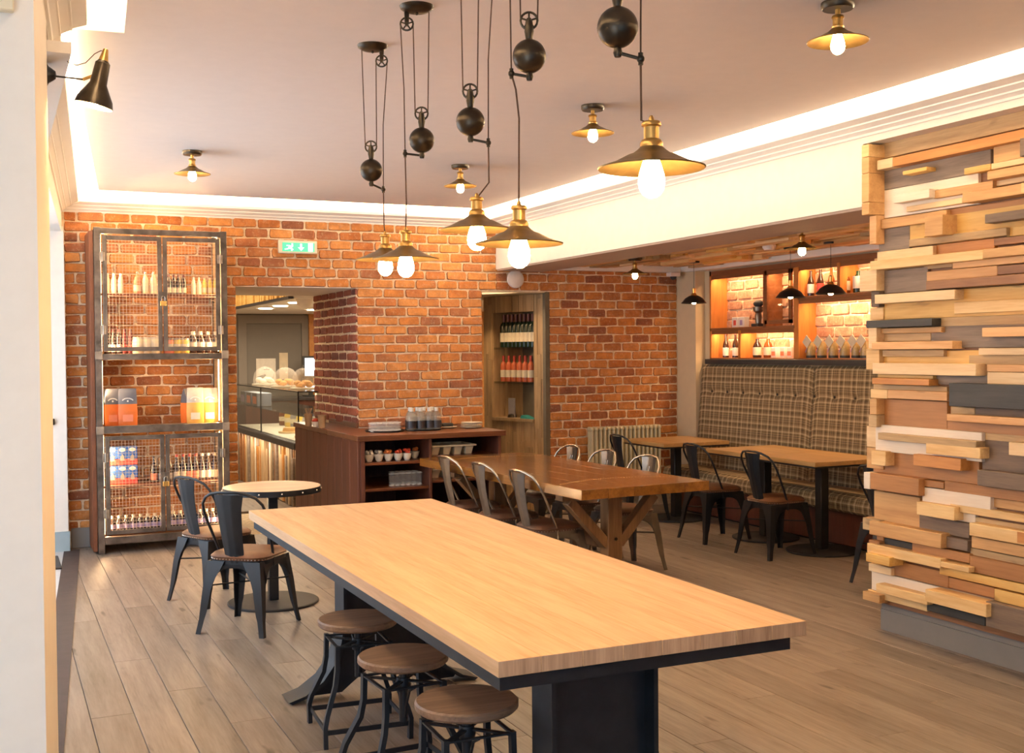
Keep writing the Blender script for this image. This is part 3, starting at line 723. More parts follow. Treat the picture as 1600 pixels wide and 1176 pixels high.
# ================================================================== LIGHT FITTINGS
def bulb_profile(s=1.0): return [(.0001, -.114), (.010, -.113), (.021, -.106), (.029, -.093), (.0315, -.078), (.029, -.058), (.021, -.032), (.014, -.012), (.013, 0)]
def shade_pts(R0, drop):   # outer then back up the inside: thin metal dish
    o = [(.020, 0), (.026, -.004), (.034, -.012), (.045, -.020), (R0*.45, -drop*.45), (R0*.72, -drop*.78), (R0, -drop)]
    i = [(r-.002 if r > R0*.5 else r-.003, z-.003) for r, z in reversed(o)]
    return o+i
def make_ceiling_lamp(name, label, group, R0=0.115, canopy='bronze_black'):
    t = thing(name, label, 'ceiling light', (0, 0, 0), 0, group)
    MB().lathe([(.0001, 0), (.062, 0), (.062, -.018), (.056, -.026), (.0001, -.026)], 20).build('canopy', canopy, t)
    MB().lathe([(.010, -.024), (.010, -.045), (.022, -.050), (.024, -.058), (.019, -.062), (.019, -.085), (.024, -.090), (.022, -.098)], 16).build('lamp_holder', 'brass', t)
    MB().lathe([(r, z-.095) for r, z in shade_pts(R0, .050)], 28, cap=False).build('shade', 'brass_aged', t)
    MB().lathe([(r*.85, z*.82-.100) for r, z in bulb_profile()], 12).build('bulb', 'bulb_glow', t)
    return t
cl0 = make_ceiling_lamp('ceiling_lamp', 'brass dish ceiling lamp near the steel cabinet, leftmost on the ceiling', 'brass ceiling lamps', .115)
def onceil(px, py, z): p = at(px, py, Z=z); return (p.x, p.y, z)
cl0.location = onceil(300, 236, cz)
dup(cl0, onceil(719, 258, cz), label='brass dish ceiling lamp seen between the two far pendants and the brick wall')
dup(cl0, onceil(926, 165, cz), label='brass dish ceiling lamp right of the counterweights, above the large pendant')
dup(cl0, onceil(1309, 4, cz), label='brass dish ceiling lamp at the top right of the picture')
_b = dup(cl0, onceil(1253, 356, 2.44), label='brass dish lamp under the alcove timber ceiling, nearer one by the shelves')
_a = dup(cl0, onceil(992, 403, 2.44), label='brass dish lamp under the alcove timber ceiling, far one by the brick wall')
_dim = MB().lathe([(r*.85, z*.82-.100) for r, z in bulb_profile()], 12).mesh('bulb', 'bulb_alcove')
for _t in (_a, _b):
    for ch in _t.children:
        if ch.name.startswith('bulb'): ch.data = _dim
# small black dome pendants in the alcove
def make_black_pendant(zc, drop, label):
    t = thing('dome_pendant', label, 'pendant light', (0, 0, zc), 0, 'black dome pendants over the banquette tables')
    MB().lathe([(.0001, 0), (.055, 0), (.055, -.016), (.0001, -.016)], 18).build('canopy', 'black_metal', t)
    MB().cyl((0, 0, -.014), (0, 0, -drop+.10), .0022, 6).build('cable', 'black_metal', t)
    MB().lathe([(.006, -drop+.10), (.016, -drop+.095), (.016, -drop+.05), (.024, -drop+.045), (.03, -drop+.028)], 14).build('lamp_holder', 'brass', t)
    o = [(.028, -drop+.03), (.05, -drop+.022), (.085, -drop), (.108, -drop-.03), (.122, -drop-.045)]
    MB().lathe(o+[(r-.003, z-.003) for r, z in reversed(o)], 26, cap=False).build('shade', 'black_satin', t)
    MB().lathe([(r*.7, z*.5-drop+.0) for r, z in bulb_profile()], 12).build('bulb', 'bulb_dim', t)
    return t
for (cx, cy, sx, sy, lb) in ((1084, 408, 1082, 466, 'black dome pendant by the cream pillar, leftmost of three'), (1235, 386, 1236, 456, 'black dome pendant in front of the glazed shelf door, middle of three'), (1298, 378, 1297, 450, 'black dome pendant in front of the upper bottle shelf, rightmost of three')):
    c = at(cx, cy, Z=2.44); s_ = at(sx, sy, Y=c.y)
    t = make_black_pendant(2.44, 2.44-s_.z, lb); t.location = (c.x, c.y, 2.44)

# rise-and-fall pulley pendants
def wheel(b, c, r, ax):
    """spoked pulley wheel in the plane of the fitting (ax = horizontal direction)"""
    c = Vector(c); ring = [c+ax*math.cos(a)*r+Vector((0, 0, 1))*math.sin(a)*r for a in [2*math.pi*k/18 for k in range(18)]]
    b.tube(ring, .0035, 6, closed=True)
    for k in range(5):
        a = 2*math.pi*k/5+.3; b.tube([c, c+ax*math.cos(a)*r+Vector((0, 0, 1))*math.sin(a)*r], .0028, 5)
    n = ax.cross(Vector((0, 0, 1))); b.tube([c-n*.008, c+n*.008], .008, 8)
RIGHT = Vector((CR.x, CR.y, 0)).normalized()
def make_pulley(depth, canopy_px, pulley_top, side, ball_px, arm_px, lamp_px, ropes_top, link, label, wz=0.125):
    """everything lies in one vertical plane facing the entrance side, at the given distance along the view"""
    def q(px, py, dd=0):
        d = CR*((px-800)/F)-CU*((py-588)/F)+CF
        return Vector((0, 0, CAMH))+d*(depth+dd)
    base = q(*lamp_px); t = thing('pulley_pendant', label, 'pendant light', (base.x, base.y, 0), 0, 'rise and fall pulley pendants')
    def L(v): return v-Vector((base.x, base.y, 0))
    ccx = q(canopy_px[0], canopy_px[1]); c = Vector((ccx.x, ccx.y, cz)); c = L(c)
    cp = MB(); cp.lathe([(.0001, 0), (.066, 0), (.062, -.010), (.045, -.020), (.028, -.024), (.0001, -.024)], 24, tuple(c)); cp.sphere(c+Vector((0, 0, -.028)), .006)
    cp.build('canopy', 'bronze_black', t)
    s = side
    ptop = c+RIGHT*s*.038+Vector((0, 0, -.066))                     # fixed pulley under the canopy
    b = MB(); wheel(b, ptop, .024, RIGHT); b.prism([(-.007, 0), (.007, 0), (.009, .045), (-.009, .045)], -.004, .004, 'y', Matrix.Translation(ptop)); b.build('fixed_pulley', 'bronze_black', t)
    ball = L(q(*ball_px)); rb = .0475
    pm = ball+Vector((0, 0, rb+.052))                               # moving pulley above the counterweight
    b = MB(); wheel(b, pm, .024, RIGHT); b.lathe([(.010, .0), (.014, -.03), (.010, -.052), (.012, -.054)], 10, tuple(pm)); b.build('moving_pulley', 'bronze_black', t)
    w_ = MB().sphere(ball, rb, 26, 16, (1, 1, 1)).build('counterweight', 'bronze_black', t)
    MB().lathe([(rb*1.0, -.0015), (rb*1.006, 0), (rb*1.0, .0015)], 26, tuple(ball), cap=False).build('seam', 'bronze_black', w_)
    arm_e = L(q(*arm_px)); lo = ball+Vector((0, 0, -rb-.010))
    b = MB(); b.lathe([(.008, .012), (.011, 0), (.008, -.010)], 10, tuple(lo)); b.tube([lo, arm_e], .0042, 8); b.sphere(arm_e, .0095); b.cyl(arm_e+Vector((0, 0, .014)), arm_e-Vector((0, 0, .014)), .006, 8)
    b.build('counterweight_arm', 'bronze_black', t)
    lamp = base-Vector((base.x, base.y, 0)); ltop = lamp+Vector((0, 0, .0))
    # rope: canopy anchor -> moving pulley -> fixed pulley -> arm end -> lamp
    anchor = c-RIGHT*s*.046+Vector((0, 0, -.018))
    r_ = .024; cr = MB()
    cr.tube([anchor, pm-RIGHT*s*r_], .0022, 6)
    cr.tube([pm+RIGHT*s*r_, ptop-RIGHT*s*r_+RIGHT*s*.0], .0022, 6)
    cr.tube([ptop+RIGHT*s*r_, arm_e+Vector((0, 0, .5*(ptop.z-arm_e.z)))+RIGHT*s*.002, arm_e], .0022, 6)
    arc = [pm+RIGHT*math.cos(a)*r_+Vector((0, 0, math.sin(a)*r_)) for a in [math.pi*(1+k/8) for k in range(9)]]
    arc2 = [ptop+RIGHT*math.cos(a)*r_+Vector((0, 0, math.sin(a)*r_)) for a in [math.pi*k/8 for k in range(9)]]
    cr.tube(arc2, .0022, 6); cr.tube([Vector(p) for p in arc], .0022, 6)
    lk = [arm_e]+[L(q(*p)) for p in link]+[lamp+Vector((0, 0, .080))]
    cr.tube(lk, .0026, 6)
    cr.build('cord', 'cord_brown', t)
    MB().lathe([(.003, .098), (.006, .092), (.007, .086), (.020, .084), (.023, .080), (.023, .074), (.018, .071), (.018, .044), (.023, .041), (.027, .034), (.027, .024)], 18, tuple(lamp)).build('lamp_holder', 'brass', t)
    MB().lathe([(r, z+.030) for r, z in shade_pts(.125, .052)], 36, tuple(lamp), cap=False).build('shade', 'brass_aged', t)
    MB().lathe([(r*1.0, z*.98+.020) for r, z in bulb_profile()], 16, tuple(lamp)).build('bulb', 'bulb_glow', t)
    return t
make_pulley(4.81, (582, 66), None, 1, (580, 266), (599, 296), (602, 397), None, [(600, 350)], 'pulley pendant hanging farthest away, leftmost of the row with the lowest counterweight')
make_pulley(4.27, (651, 6), None, -1, (659, 219), (633, 240), (634, 395), None, [(635, 320)], 'pulley pendant second from left with its canopy at the top edge')
make_pulley(3.75, (741, -60), None, 1, (735, 190), (763, 223), (745, 348), None, [(764, 285)], 'pulley pendant in the middle of the row, overlapping the one to its right')
make_pulley(3.20, (818, -150), None, -1, (827, 88), (799, 115), (811, 368), None, [(806, 140), (811, 185)], 'pulley pendant second from right, hanging low over the round sensor disc')
make_pulley(2.62, (985, -260), None, 1, (965, 43), (1001, 92), (1018, 247), None, [(1002, 188)], 'largest looking pulley pendant, nearest to us and rightmost of the row')

# wall spotlight on the pier
sp = thing('wall_spotlight', 'black and brass wall spotlight on the white pier with a twisted cord', 'wall light', (0, 0, 0))
dS = 4.10
def q(px, py, dd=dS):
    d = CR*((px-800)/F)-CU*((py-588)/F)+CF; return Vector((0, 0, CAMH))+d*dd
pl = q(66, 116); nx = Vector((1, -.077, 0)).normalized()
mt = Matrix.Translation(pl) @ Vector((0, 0, 1)).rotation_difference(nx).to_matrix().to_4x4()
MB().lathe([(.0001, -.01), (.052, -.01), (.052, .010), (.030, .022), (.022, .034), (.014, .045), (.0001, .048)], 20, M4=mt).build('wall_plate', 'black_satin', sp)
a0, a1 = q(86, 119), q(130, 124)
MB().tube([a0, a1], .0035, 8).build('arm', 'bronze_black', sp)
ax0, ax1 = q(163, 88), q(146, 166)           # axis of the shade, top to mouth
axd = (ax1-ax0); Ls = axd.length; rm = Vector((0, 0, 1)).rotation_difference(axd.normalized()).to_matrix().to_4x4()
mt = Matrix.Translation(ax0) @ rm
MB().lathe([(.012, .0), (.016, Ls*.08), (.026, Ls*.14), (.030, Ls*.55), (.045, Ls*.70), (.062, Ls*.86), (.068, Ls), (.066, Ls)], 26, M4=mt, cap=False).build('shade', 'bronze_black', sp)
MB().lathe([(.066, Ls), (.059, Ls*.86), (.042, Ls*.70), (.028, Ls*.58), (.0001, Ls*.56)], 26, M4=mt, cap=False).build('reflector', 'white_gloss', sp)
MB().lathe([(.0001, -.03), (.009, -.026), (.013, -.005), (.018, Ls*.09)], 14, M4=mt).build('lamp_holder', 'brass', sp)
MB().lathe([(.0001, Ls*.57), (.022, Ls*.62), (.036, Ls*.8), (.034, Ls*.92), (.0001, Ls*.97)], 16, M4=mt).build('bulb', 'bulb_glow', sp)
br = MB(); br.tube([a1, q(152, 116)], .006, 8); br.tube([q(158, 96), q(150, 122), q(143, 148)], .004, 8); br.sphere(q(152, 118), .012)
br.build('bracket', 'brass', sp)
pts = [q(68, 92), q(74, 80), q(84, 78), q(96, 88), q(108, 98), q(120, 102), q(134, 98), q(148, 84), q(158, 79), q(165, 82)]
MB().tube(pts, .0016, 6).build('cord', 'cord_brown', sp)

# ================================================================== MAIN TABLE
x0, x1, y0, y1 = 1.230, 2.272, 2.797, 6.095; TZ = 0.76
mtb = thing('communal_table', 'long pale oak communal table on black iron pedestals in the foreground', 'table', (0, 0, 0))
nb = 8
for i in range(nb):
    a = x0+(x1-x0)*i/nb; b2 = x0+(x1-x0)*(i+1)/nb
    MB().bbox(a-(a+b2)/2+.0003, (b2-a)/2-.0003, -(y1-y0)/2, (y1-y0)/2, -.045, 0, .0012).build('tabletop_board', 'tabletop_oak', mtb, loc=((a+b2)/2, (y0+y1)/2, TZ))
    me_ = bpy.data.objects[[o.name for o in mtb.children][-1]].data; me_.materials.append(M['tabletop_end'])
    for p_ in me_.polygons:
        if abs(p_.normal.y) > .9: p_.material_index = 1
f = MB(); e = .035
f.box(x0+.02, x0+.06, y0+e, y1-e, .668, .714); f.box(x1-.075, x1-.035, y0+e, y1-e, .668, .714)
f.box(x0+.06, x1-.075, y0+e, y0+e+.04, .668, .714); f.box(x0+.06, x1-.075, y1-e-.04, y1-e, .668, .714)
f.build('steel_frame', 'iron_dark', mtb, smooth=0)
def pedestal(yc, xc, hw, d, sp_):
    b = MB()
    def flange(s):   # curved outer flange plate, from the top down and sweeping outwards to the toe
        pts = [(xc+s*hw, .665), (xc+s*hw, .34), (xc+s*(hw+.012), .26), (xc+s*(hw+.15*sp_), .17), (xc+s*(hw+.38*sp_), .09), (xc+s*(hw+.70*sp_), .035), (xc+s*(hw+sp_), .012)]
        n = len(pts); vs = []
        for x_, z_ in pts: vs += [(x_, yc-d/2, z_), (x_, yc+d/2, z_), (x_-s*.016, yc+d/2, z_-.010), (x_-s*.016, yc-d/2, z_-.010)]
        fs = []
        for i in range(n-1):
            for k in range(4): fs.append((i*4+k, i*4+(k+1) % 4, (i+1)*4+(k+1) % 4, (i+1)*4+k))
        fs += [(0, 1, 2, 3), tuple((n-1)*4+k for k in (3, 2, 1, 0))]
        b.add(vs, fs)
    flange(-1); flange(1)
    L_ = [(xc-hw+.01, .665), (xc-hw+.01, .34), (xc-hw-.0, .26), (xc-hw-.13*sp_, .17), (xc-hw-.35*sp_, .085), (xc-hw-.66*sp_, .03), (xc-hw-.6*sp_, .012)]
    arch = [(xc-.20, .012), (xc-.15, .05), (xc-.08, .10), (xc, .12), (xc+.08, .10), (xc+.15, .05), (xc+.20, .012)]
    b.prism(L_+arch+[(2*xc-a, z_) for a, z_ in reversed(L_)], yc-.012, yc+.012, 'y')
    return b.build('pedestal', 'iron_dark', mtb, smooth=30)
pedestal(3.11, 1.70, .187, .14, .30); pedestal(5.15, 1.66, .205, .15, .26)
MB().box(1.47, 1.92, 3.05, 3.17, .640, .668).build('top_plate', 'iron_dark', mtb, smooth=0)
MB().box(1.42, 2.05, 5.09, 5.21, .640, .668).build('top_plate', 'iron_dark', mtb, smooth=0)
bt = MB().lathe([(.0001, 0), (.014, 0), (.014, .012), (.0001, .012)], 6, M4=Matrix.Translation((1.60, 3.097, .60)) @ Matrix.Rotation(R(90), 4, 'X'))
bt.build('bolt', 'gunmetal', mtb)

# ================================================================== STOOLS
def make_stool(label):
    t = thing('swivel_stool', label, 'stool', (0, 0, 0), 0, 'wooden topped swivel stools at the communal table')
    H = .48; r = .168
    MB().lathe([(.0001, H-.030), (r-.008, H-.030), (r, H-.022), (r, H-.006), (r-.006, H), (.0001, H)], 40).build('seat', 'stool_wood', t, smooth=30)
    f = MB(); f.lathe([(.0001, H-.036), (.10, H-.036), (.10, H-.030)], 24); f.lathe([(.016, H-.25), (.016, H-.036)], 12)
    f.lathe([(.024, H-.135), (.030, H-.11), (.024, H-.085)], 12)
    f.build('screw_post', 'iron_dark', t)
    fr = MB(); ht = .388; k = .112
    fr.tube([(-k, -k, ht), (k, -k, ht), (k, k, ht), (-k, k, ht)], 0, closed=True, sq=(.020, .006))
    fr.tube([(-k, -k, ht-.004), (k, k, ht-.004)], 0, sq=(.020, .006)); fr.tube([(-k, k, ht-.004), (k, -k, ht-.004)], 0, sq=(.020, .006))
    fr.build('top_frame', 'iron_dark', t, smooth=0)
    for sx in (-1, 1):
        for sy in (-1, 1):
            pts = [(.112, .112, .395), (.114, .114, .30), (.124, .124, .235), (.168, .168, .125), (.178, .178, .085), (.176, .176, .0)]
            MB().tube([(sx*a, sy*b_, z_) for a, b_, z_ in pts], 0, sq=(.026, .018)).build('leg', 'iron_dark', t, smooth=50)
    fo = MB(); k = .172; zf = .062
    fo.tube([(-k, -k, zf), (k, -k, zf), (k, k, zf), (-k, k, zf)], 0, closed=True, sq=(.008, .020))
    fo.build('footrest', 'iron_dark', t, smooth=0)
    for sy in (-1, 1):   # curved braces up to the screw
        MB().tube([(0, sy*.11, .385), (0, sy*.06, .36), (0, sy*.028, .30), (0, sy*.016, .25)], .006, 6).build('brace', 'iron_dark', t)
    return t
s0 = make_stool('round wooden stool farthest along the communal table, nearest its far pedestal'); s0.location = (1.385, 4.62, 0); s0.rotation_euler.z = R(-4)
dup(s0, (1.365, 3.98, 0), R(3), 'round wooden stool in the middle of the three under the communal table')
dup(s0, (1.372, 3.375, 0), R(-2), 'round wooden stool nearest to us, partly under the communal table')

# ================================================================== METAL CAFE CHAIRS
def make_chair(label, metal, seat_mat, group, back_metal=None, emblem=False):
    t = thing('metal_cafe_chair', label, 'chair', (0, 0, 0), 0, group)
    SH = .418
    # seat pan
    def rr(w, d, r, n=5):
        out = []
        for (cx, cy, a0) in ((w-r, d-r, 0), (-w+r, d-r, 90), (-w+r, -d+r, 180), (w-r, -d+r, 270)):
            for k in range(n+1):
                a = R(a0+90*k/n); out.append((cx+r*math.cos(a), cy+r*math.sin(a)))
        return out
    MB().prism(rr(.174, .174, .075), SH-.022, SH, 'z').build('seat_pan', metal, t, smooth=40)
    # padded cushion with nail trim
    ring = rr(.176, .176, .085); ring2 = rr(.184, .184, .09); top = rr(.166, .166, .085); top2 = rr(.12, .12, .07)
    n = len(ring); vs = [(x_, y_, SH) for x_, y_ in ring]+[(x_, y_, SH+.020) for x_, y_ in ring2]+[(x_, y_, SH+.038) for x_, y_ in top]+[(x_, y_, SH+.046) for x_, y_ in top2]
    fs = []
    for lv in range(3):
        for k in range(n): fs.append((lv*n+k, lv*n+(k+1) % n, (lv+1)*n+(k+1) % n, (lv+1)*n+k))
    fs += [tuple(3*n+k for k in range(n))]
    cu = MB().add(vs, fs).build('cushion', seat_mat, t, smooth=60)
    st = MB(); per = rr(.179, .179, .087, 6)
    L = sum((Vector(per[i])-Vector(per[i-1])).length for i in range(len(per))); step = L/64; acc = 0
    for i in range(len(per)):
        a, b_ = Vector(per[i]), Vector(per[(i+1) % len(per)]); seg = (b_-a).length; d = -acc
        while d+step <= seg:
            d += step; p = a+(b_-a)*(d/seg); c = Vector((p.x, p.y, SH+.006))
            o = Vector((p.x, p.y, 0)).normalized()
            st.add([c+Vector((0, 0, .0045)), c+Vector((-o.y, o.x, 0))*.0045, c-Vector((0, 0, .0045)), c-Vector((-o.y, o.x, 0))*.0045, c+o*.005], [(0, 1, 4), (1, 2, 4), (2, 3, 4), (3, 0, 4)])
        acc = seg-d
    o = st.build('nail_trim', 'stud', cu); o['kind'] = 'stuff'
    # four tapered sheet-metal legs
    for sx in (-1, 1):
        for sy in (-1, 1):
            lv = [(SH-.004, .150, .050), (SH-.05, .156, .042), (SH-.10, .162, .030), (.26, .170, .024), (.12, .183, .018), (.085, .186, .014), (.0, .200, .012)]
            vs = []
            for z_, c, hw in lv:
                cx, cy = sx*c, sy*(c*(1.12 if sy < 0 else 1.04))
                # L-shaped channel: outer corner plus two wings
                hw *= 1.6
                o_ = Vector((cx+sx*.016, cy+sy*.016, z_)); wx = Vector((cx+sx*.012-sx*hw*1.3, cy+sy*.016, z_)); wy = Vector((cx+sx*.016, cy+sy*.012-sy*hw*1.3, z_))
                vs += [o_, wx, wx-Vector((0, sy*.004, 0)), Vector((cx+sx*.008, cy+sy*.008, z_)), wy-Vector((sx*.004, 0, 0)), wy]
            fs = []
            for i in range(len(lv)-1):
                for k in range(6): fs.append((i*6+k, i*6+(k+1) % 6, (i+1)*6+(k+1) % 6, (i+1)*6+k))
            fs += [(0, 1, 2, 3, 4, 5), tuple((len(lv)-1)*6+k for k in (5, 4, 3, 2, 1, 0))]
            MB().add(vs, fs).build('leg', metal, t, smooth=45)
    # arched aprons between the legs
    ap = MB()
    def apron(fn):
        N = 12; vs = []
        for k in range(N+1):
            u = -1+2*k/N; top_z = SH-.004; arch = SH-.040-.085*abs(u)**3.2
            vs += [fn(u, top_z, 0), fn(u, arch, 0), fn(u, arch-.006, .006), fn(u, arch, .006), fn(u, top_z, .006)]
        fs = []
        for k in range(N):
            for j in range(4): fs.append((k*5+j, (k+1)*5+j, (k+1)*5+j+1, k*5+j+1))
        ap.add(vs, fs)
    for s in (-1, 1):
        apron(lambda u, z_, d, s=s: (u*.145, s*(.166-d+.018*(SH-z_)/.1), z_)); apron(lambda u, z_, d, s=s: (s*(.166-d+.018*(SH-z_)/.1), u*.145, z_))
    ap.build('apron', metal, t, smooth=60)
    cb = MB(); cb.tube([(-.168, -.18, .27), (.168, .17, .27)], .005, 6); cb.tube([(.168, -.18, .278), (-.168, .17, .278)], .005, 6)
    cb.build('cross_brace', metal, t)
    # back hoop and splat
    def backy(z_): return -.165-.085*((z_-SH)/.40)**1.15 if z_ > SH else -.165
    pts = []
    for s in (-1, 1):
        side = [(.168, SH-.05), (.172, SH+.02), (.182, SH+.10), (.194, SH+.20), (.199, SH+.27), (.190, SH+.325), (.160, SH+.364), (.11, SH+.388), (.05, SH+.397)]
        pp = [(s*x_, -.025-.200*max(0, (z_-SH)/.40)**1.05-(.012 if z_ > SH+.37 else 0), z_) for x_, z_ in side]
        pts = pp+pts if s < 0 else pts
        if s < 0: left = pp
        else: right = pp[::-1]
    hoop = left+[(0, backy(SH+.399), SH+.399)]+right
    MB().tube(hoop, .0085, 8).build('back_hoop', back_metal or metal, t, smooth=60)
    def spl(u, v):
        z_ = SH-.02+v*.405; hw = .056+.026*v+.010*max(0, v-.8)*5; x_ = (u*2-1)*hw; groove = .003*(1 if .28 < u < .42 or .58 < u < .72 else 0)
        return (x_, backy(z_)-.002-groove+.012*(x_/.07)**2-.012*math.sin(v*math.pi), z_)
    b = MB().grid(spl, 10, 10); nv = len(b.v); b.add([(x_, y_-.004, z_) for x_, y_, z_ in b.v[:nv]], b.f[:])
    sp_ = b.build('splat', metal, t, smooth=50)
    if emblem:
        pz = SH+.30; yy = backy(pz)+.010
        e_ = MB().tube([(-.016, yy, pz-.02), (.016, yy, pz-.02), (.016, yy-.006, pz+.02), (-.016, yy-.006, pz+.02)], .0028, 6, closed=True); e_.build('emblem', 'steel_bright', sp_)
    return t
blk = make_chair('black metal chair in front, backrest towards us, beside the round table', 'black_satin', 'leather_brown', 'black chairs at the round table')
blk.location = (1.345, 6.66, 0); blk.rotation_euler.z = -R(40.5)
dup(blk, (1.31, 7.52, 0), -math.atan2(.90, .43), 'black metal chair between the steel cabinet and the nearer black chair')
gb = 'black chairs facing the banquette'
def mk(src, x_, y_, deg, lb, g): return dup(src, (x_, y_, 0), R(deg), lb, g)
mk(blk, 5.49, 9.18, -90, 'black metal chair in front of the cream radiator', gb)
mk(blk, 5.52, 7.98, -92, 'black metal chair left one of the two side by side at the joined tables', gb)
mk(blk, 5.53, 7.17, -88, 'black metal chair right one of the two side by side at the joined tables', gb)
mk(blk, 5.55, 5.87, -90, 'black metal chair half hidden by the end of the timber wall', gb)
gun = make_chair('gunmetal chair pushed under the left side of the glossy table, farthest away', 'gunmetal', 'leather_dark', 'bare metal chairs at the glossy brown table', 'steel_bright', True)
TR = R(3.0)
gun.location = (3.30, 7.95, 0); gun.rotation_euler.z = R(-88)
gg = 'bare metal chairs at the glossy brown table'
mk(gun, 3.33, 7.36, -88, 'gunmetal chair middle one on the left side of the glossy table', gg)
mk(gun, 3.36, 6.78, -87, 'gunmetal chair nearest to us on the left side of the glossy table', gg)
mk(gun, 4.11, 8.30, 92, 'steel chair with pale hoop farthest on the right side of glossy table', gg)
mk(gun, 4.15, 7.78, 92, 'steel chair with pale hoop in the middle on the right side of glossy table', gg)
mk(gun, 4.19, 7.22, 93, 'steel chair with pale hoop nearest on the right side of glossy table', gg)

# ================================================================== GLOSSY BROWN TABLE
gt = thing('dining_table', 'glossy brown wooden table with Y braced trestles behind the communal table', 'table', (3.655, 7.36, 0), R(3.4))
hw, hl = .485, 1.24; gz = .75
for i in range(5):
    a = -hw+2*hw*i/5; MB().bbox(-hw/5+.0004, hw/5-.0004, -hl, hl, -.062, 0, .0015).build('tabletop_board', 'table_walnut', gt, loc=(a+hw/5, 0, gz))
nd = MB()
for s_ in (-1, 1):
    for k in range(46):
        nd.lathe([(.0001, .0016), (.003, .001), (.004, 0)], 6, (-.44+k*.0195, s_*(hl-.33)+.14*math.sin(k/45*math.pi), gz))
o = nd.build('nail_heads', 'brass', gt); o['kind'] = 'stuff'
for s_ in (-1, 1):
    yy = s_*(hl-.42)
    tr = MB(); tr.bbox(-.055, .055, yy-.05, yy+.05, .05, .69, .004); tr.build('post', 'trestle_wood', gt)
    MB().bbox(-.34, .34, yy-.05, yy+.05, 0, .06, .006).build('foot', 'trestle_wood', gt)
    MB().bbox(-.40, .40, yy-.045, yy+.045, .63, .688, .004).build('bearer', 'trestle_wood', gt)
    for d in (-1, 1):
        L_ = .42; ang = math.atan2(.28, .30)
        m4 = Matrix.Translation((d*.19, yy, .475)) @ Matrix.Rotation(d*ang, 4, 'Y')
        MB().bbox(-.032, .032, -.038, .038, -L_/2, L_/2, .004, m4).build('brace', 'trestle_wood', gt)
    MB().lathe([(.0001, 0), (.011, 0), (.011, .008), (.0001, .008)], 8, M4=Matrix.Translation((0, yy-.052, .36)) @ Matrix.Rotation(R(90), 4, 'X')).build('bolt', 'bronze_black', gt)
MB().bbox(-.03, .03, -(hl-.47), hl-.47, .28, .38, .004).build('stretcher', 'trestle_wood', gt)

# ================================================================== ROUND TABLE
rt = thing('round_table', 'small round table with studded black rim and disc base by the doorway', 'table', (1.612, 7.24, 0))
MB().lathe([(.0001, .735), (.305, .735), (.305, .748), (.302, .75), (.0001, .75)], 56).build('tabletop', 'round_top', rt, smooth=30)
rim = MB().lathe([(.306, .712), (.310, .712), (.310, .748), (.306, .748), (.306, .712)], 56, cap=False).build('metal_rim', 'black_satin', rt, smooth=50)
for k in range(14):
    a = 2*math.pi*k/14+.2; MB().sphere((.311*math.cos(a), .311*math.sin(a), .730), .006, 8, 5).build('rivet', 'stud', rim)
MB().bbox(-.030, .030, -.030, .030, .02, .735, .004).build('column', 'black_satin', rt)
MB().lathe([(.0001, 0), (.285, 0), (.288, .004), (.288, .012), (.282, .016), (.0001, .020)], 48).build('base', 'base_black', rt, smooth=30)
MB().bbox(-.12, .12, -.12, .12, .718, .735, .002).build('mounting_plate', 'black_satin', rt)

# ================================================================== BANQUETTE TABLES
def make_cafe_table(label):
    t = thing('square_table', label, 'table', (0, 0, 0), 0, 'wood topped pedestal tables along the banquette')
    MB().bbox(-.36, .36, -.355, .355, .715, .75, .003).build('tabletop', 'cafe_top', t)
    MB().box(-.355, .355, -.35, .35, .702, .716).build('under_edge', 'black_metal', t, smooth=0)
    MB().bbox(-.038, .038, -.038, .038, .015, .70, .004).build('column', 'black_metal', t)
    MB().lathe([(.0001, 0), (.275, 0), (.28, .005), (.28, .014), (.27, .018), (.0001, .024)], 44).build('base', 'base_black', t, smooth=30)
    return t
ct = make_cafe_table('square wood topped table beside the cream radiator, farthest on the banquette'); ct.location = (5.87, 9.12, 0)
dup(ct, (5.93, 7.83, 0), 0, 'left half of the two square tables pushed together at the banquette')
dup(ct, (5.93, 7.11, 0), 0, 'right half of the two square tables pushed together at the banquette')

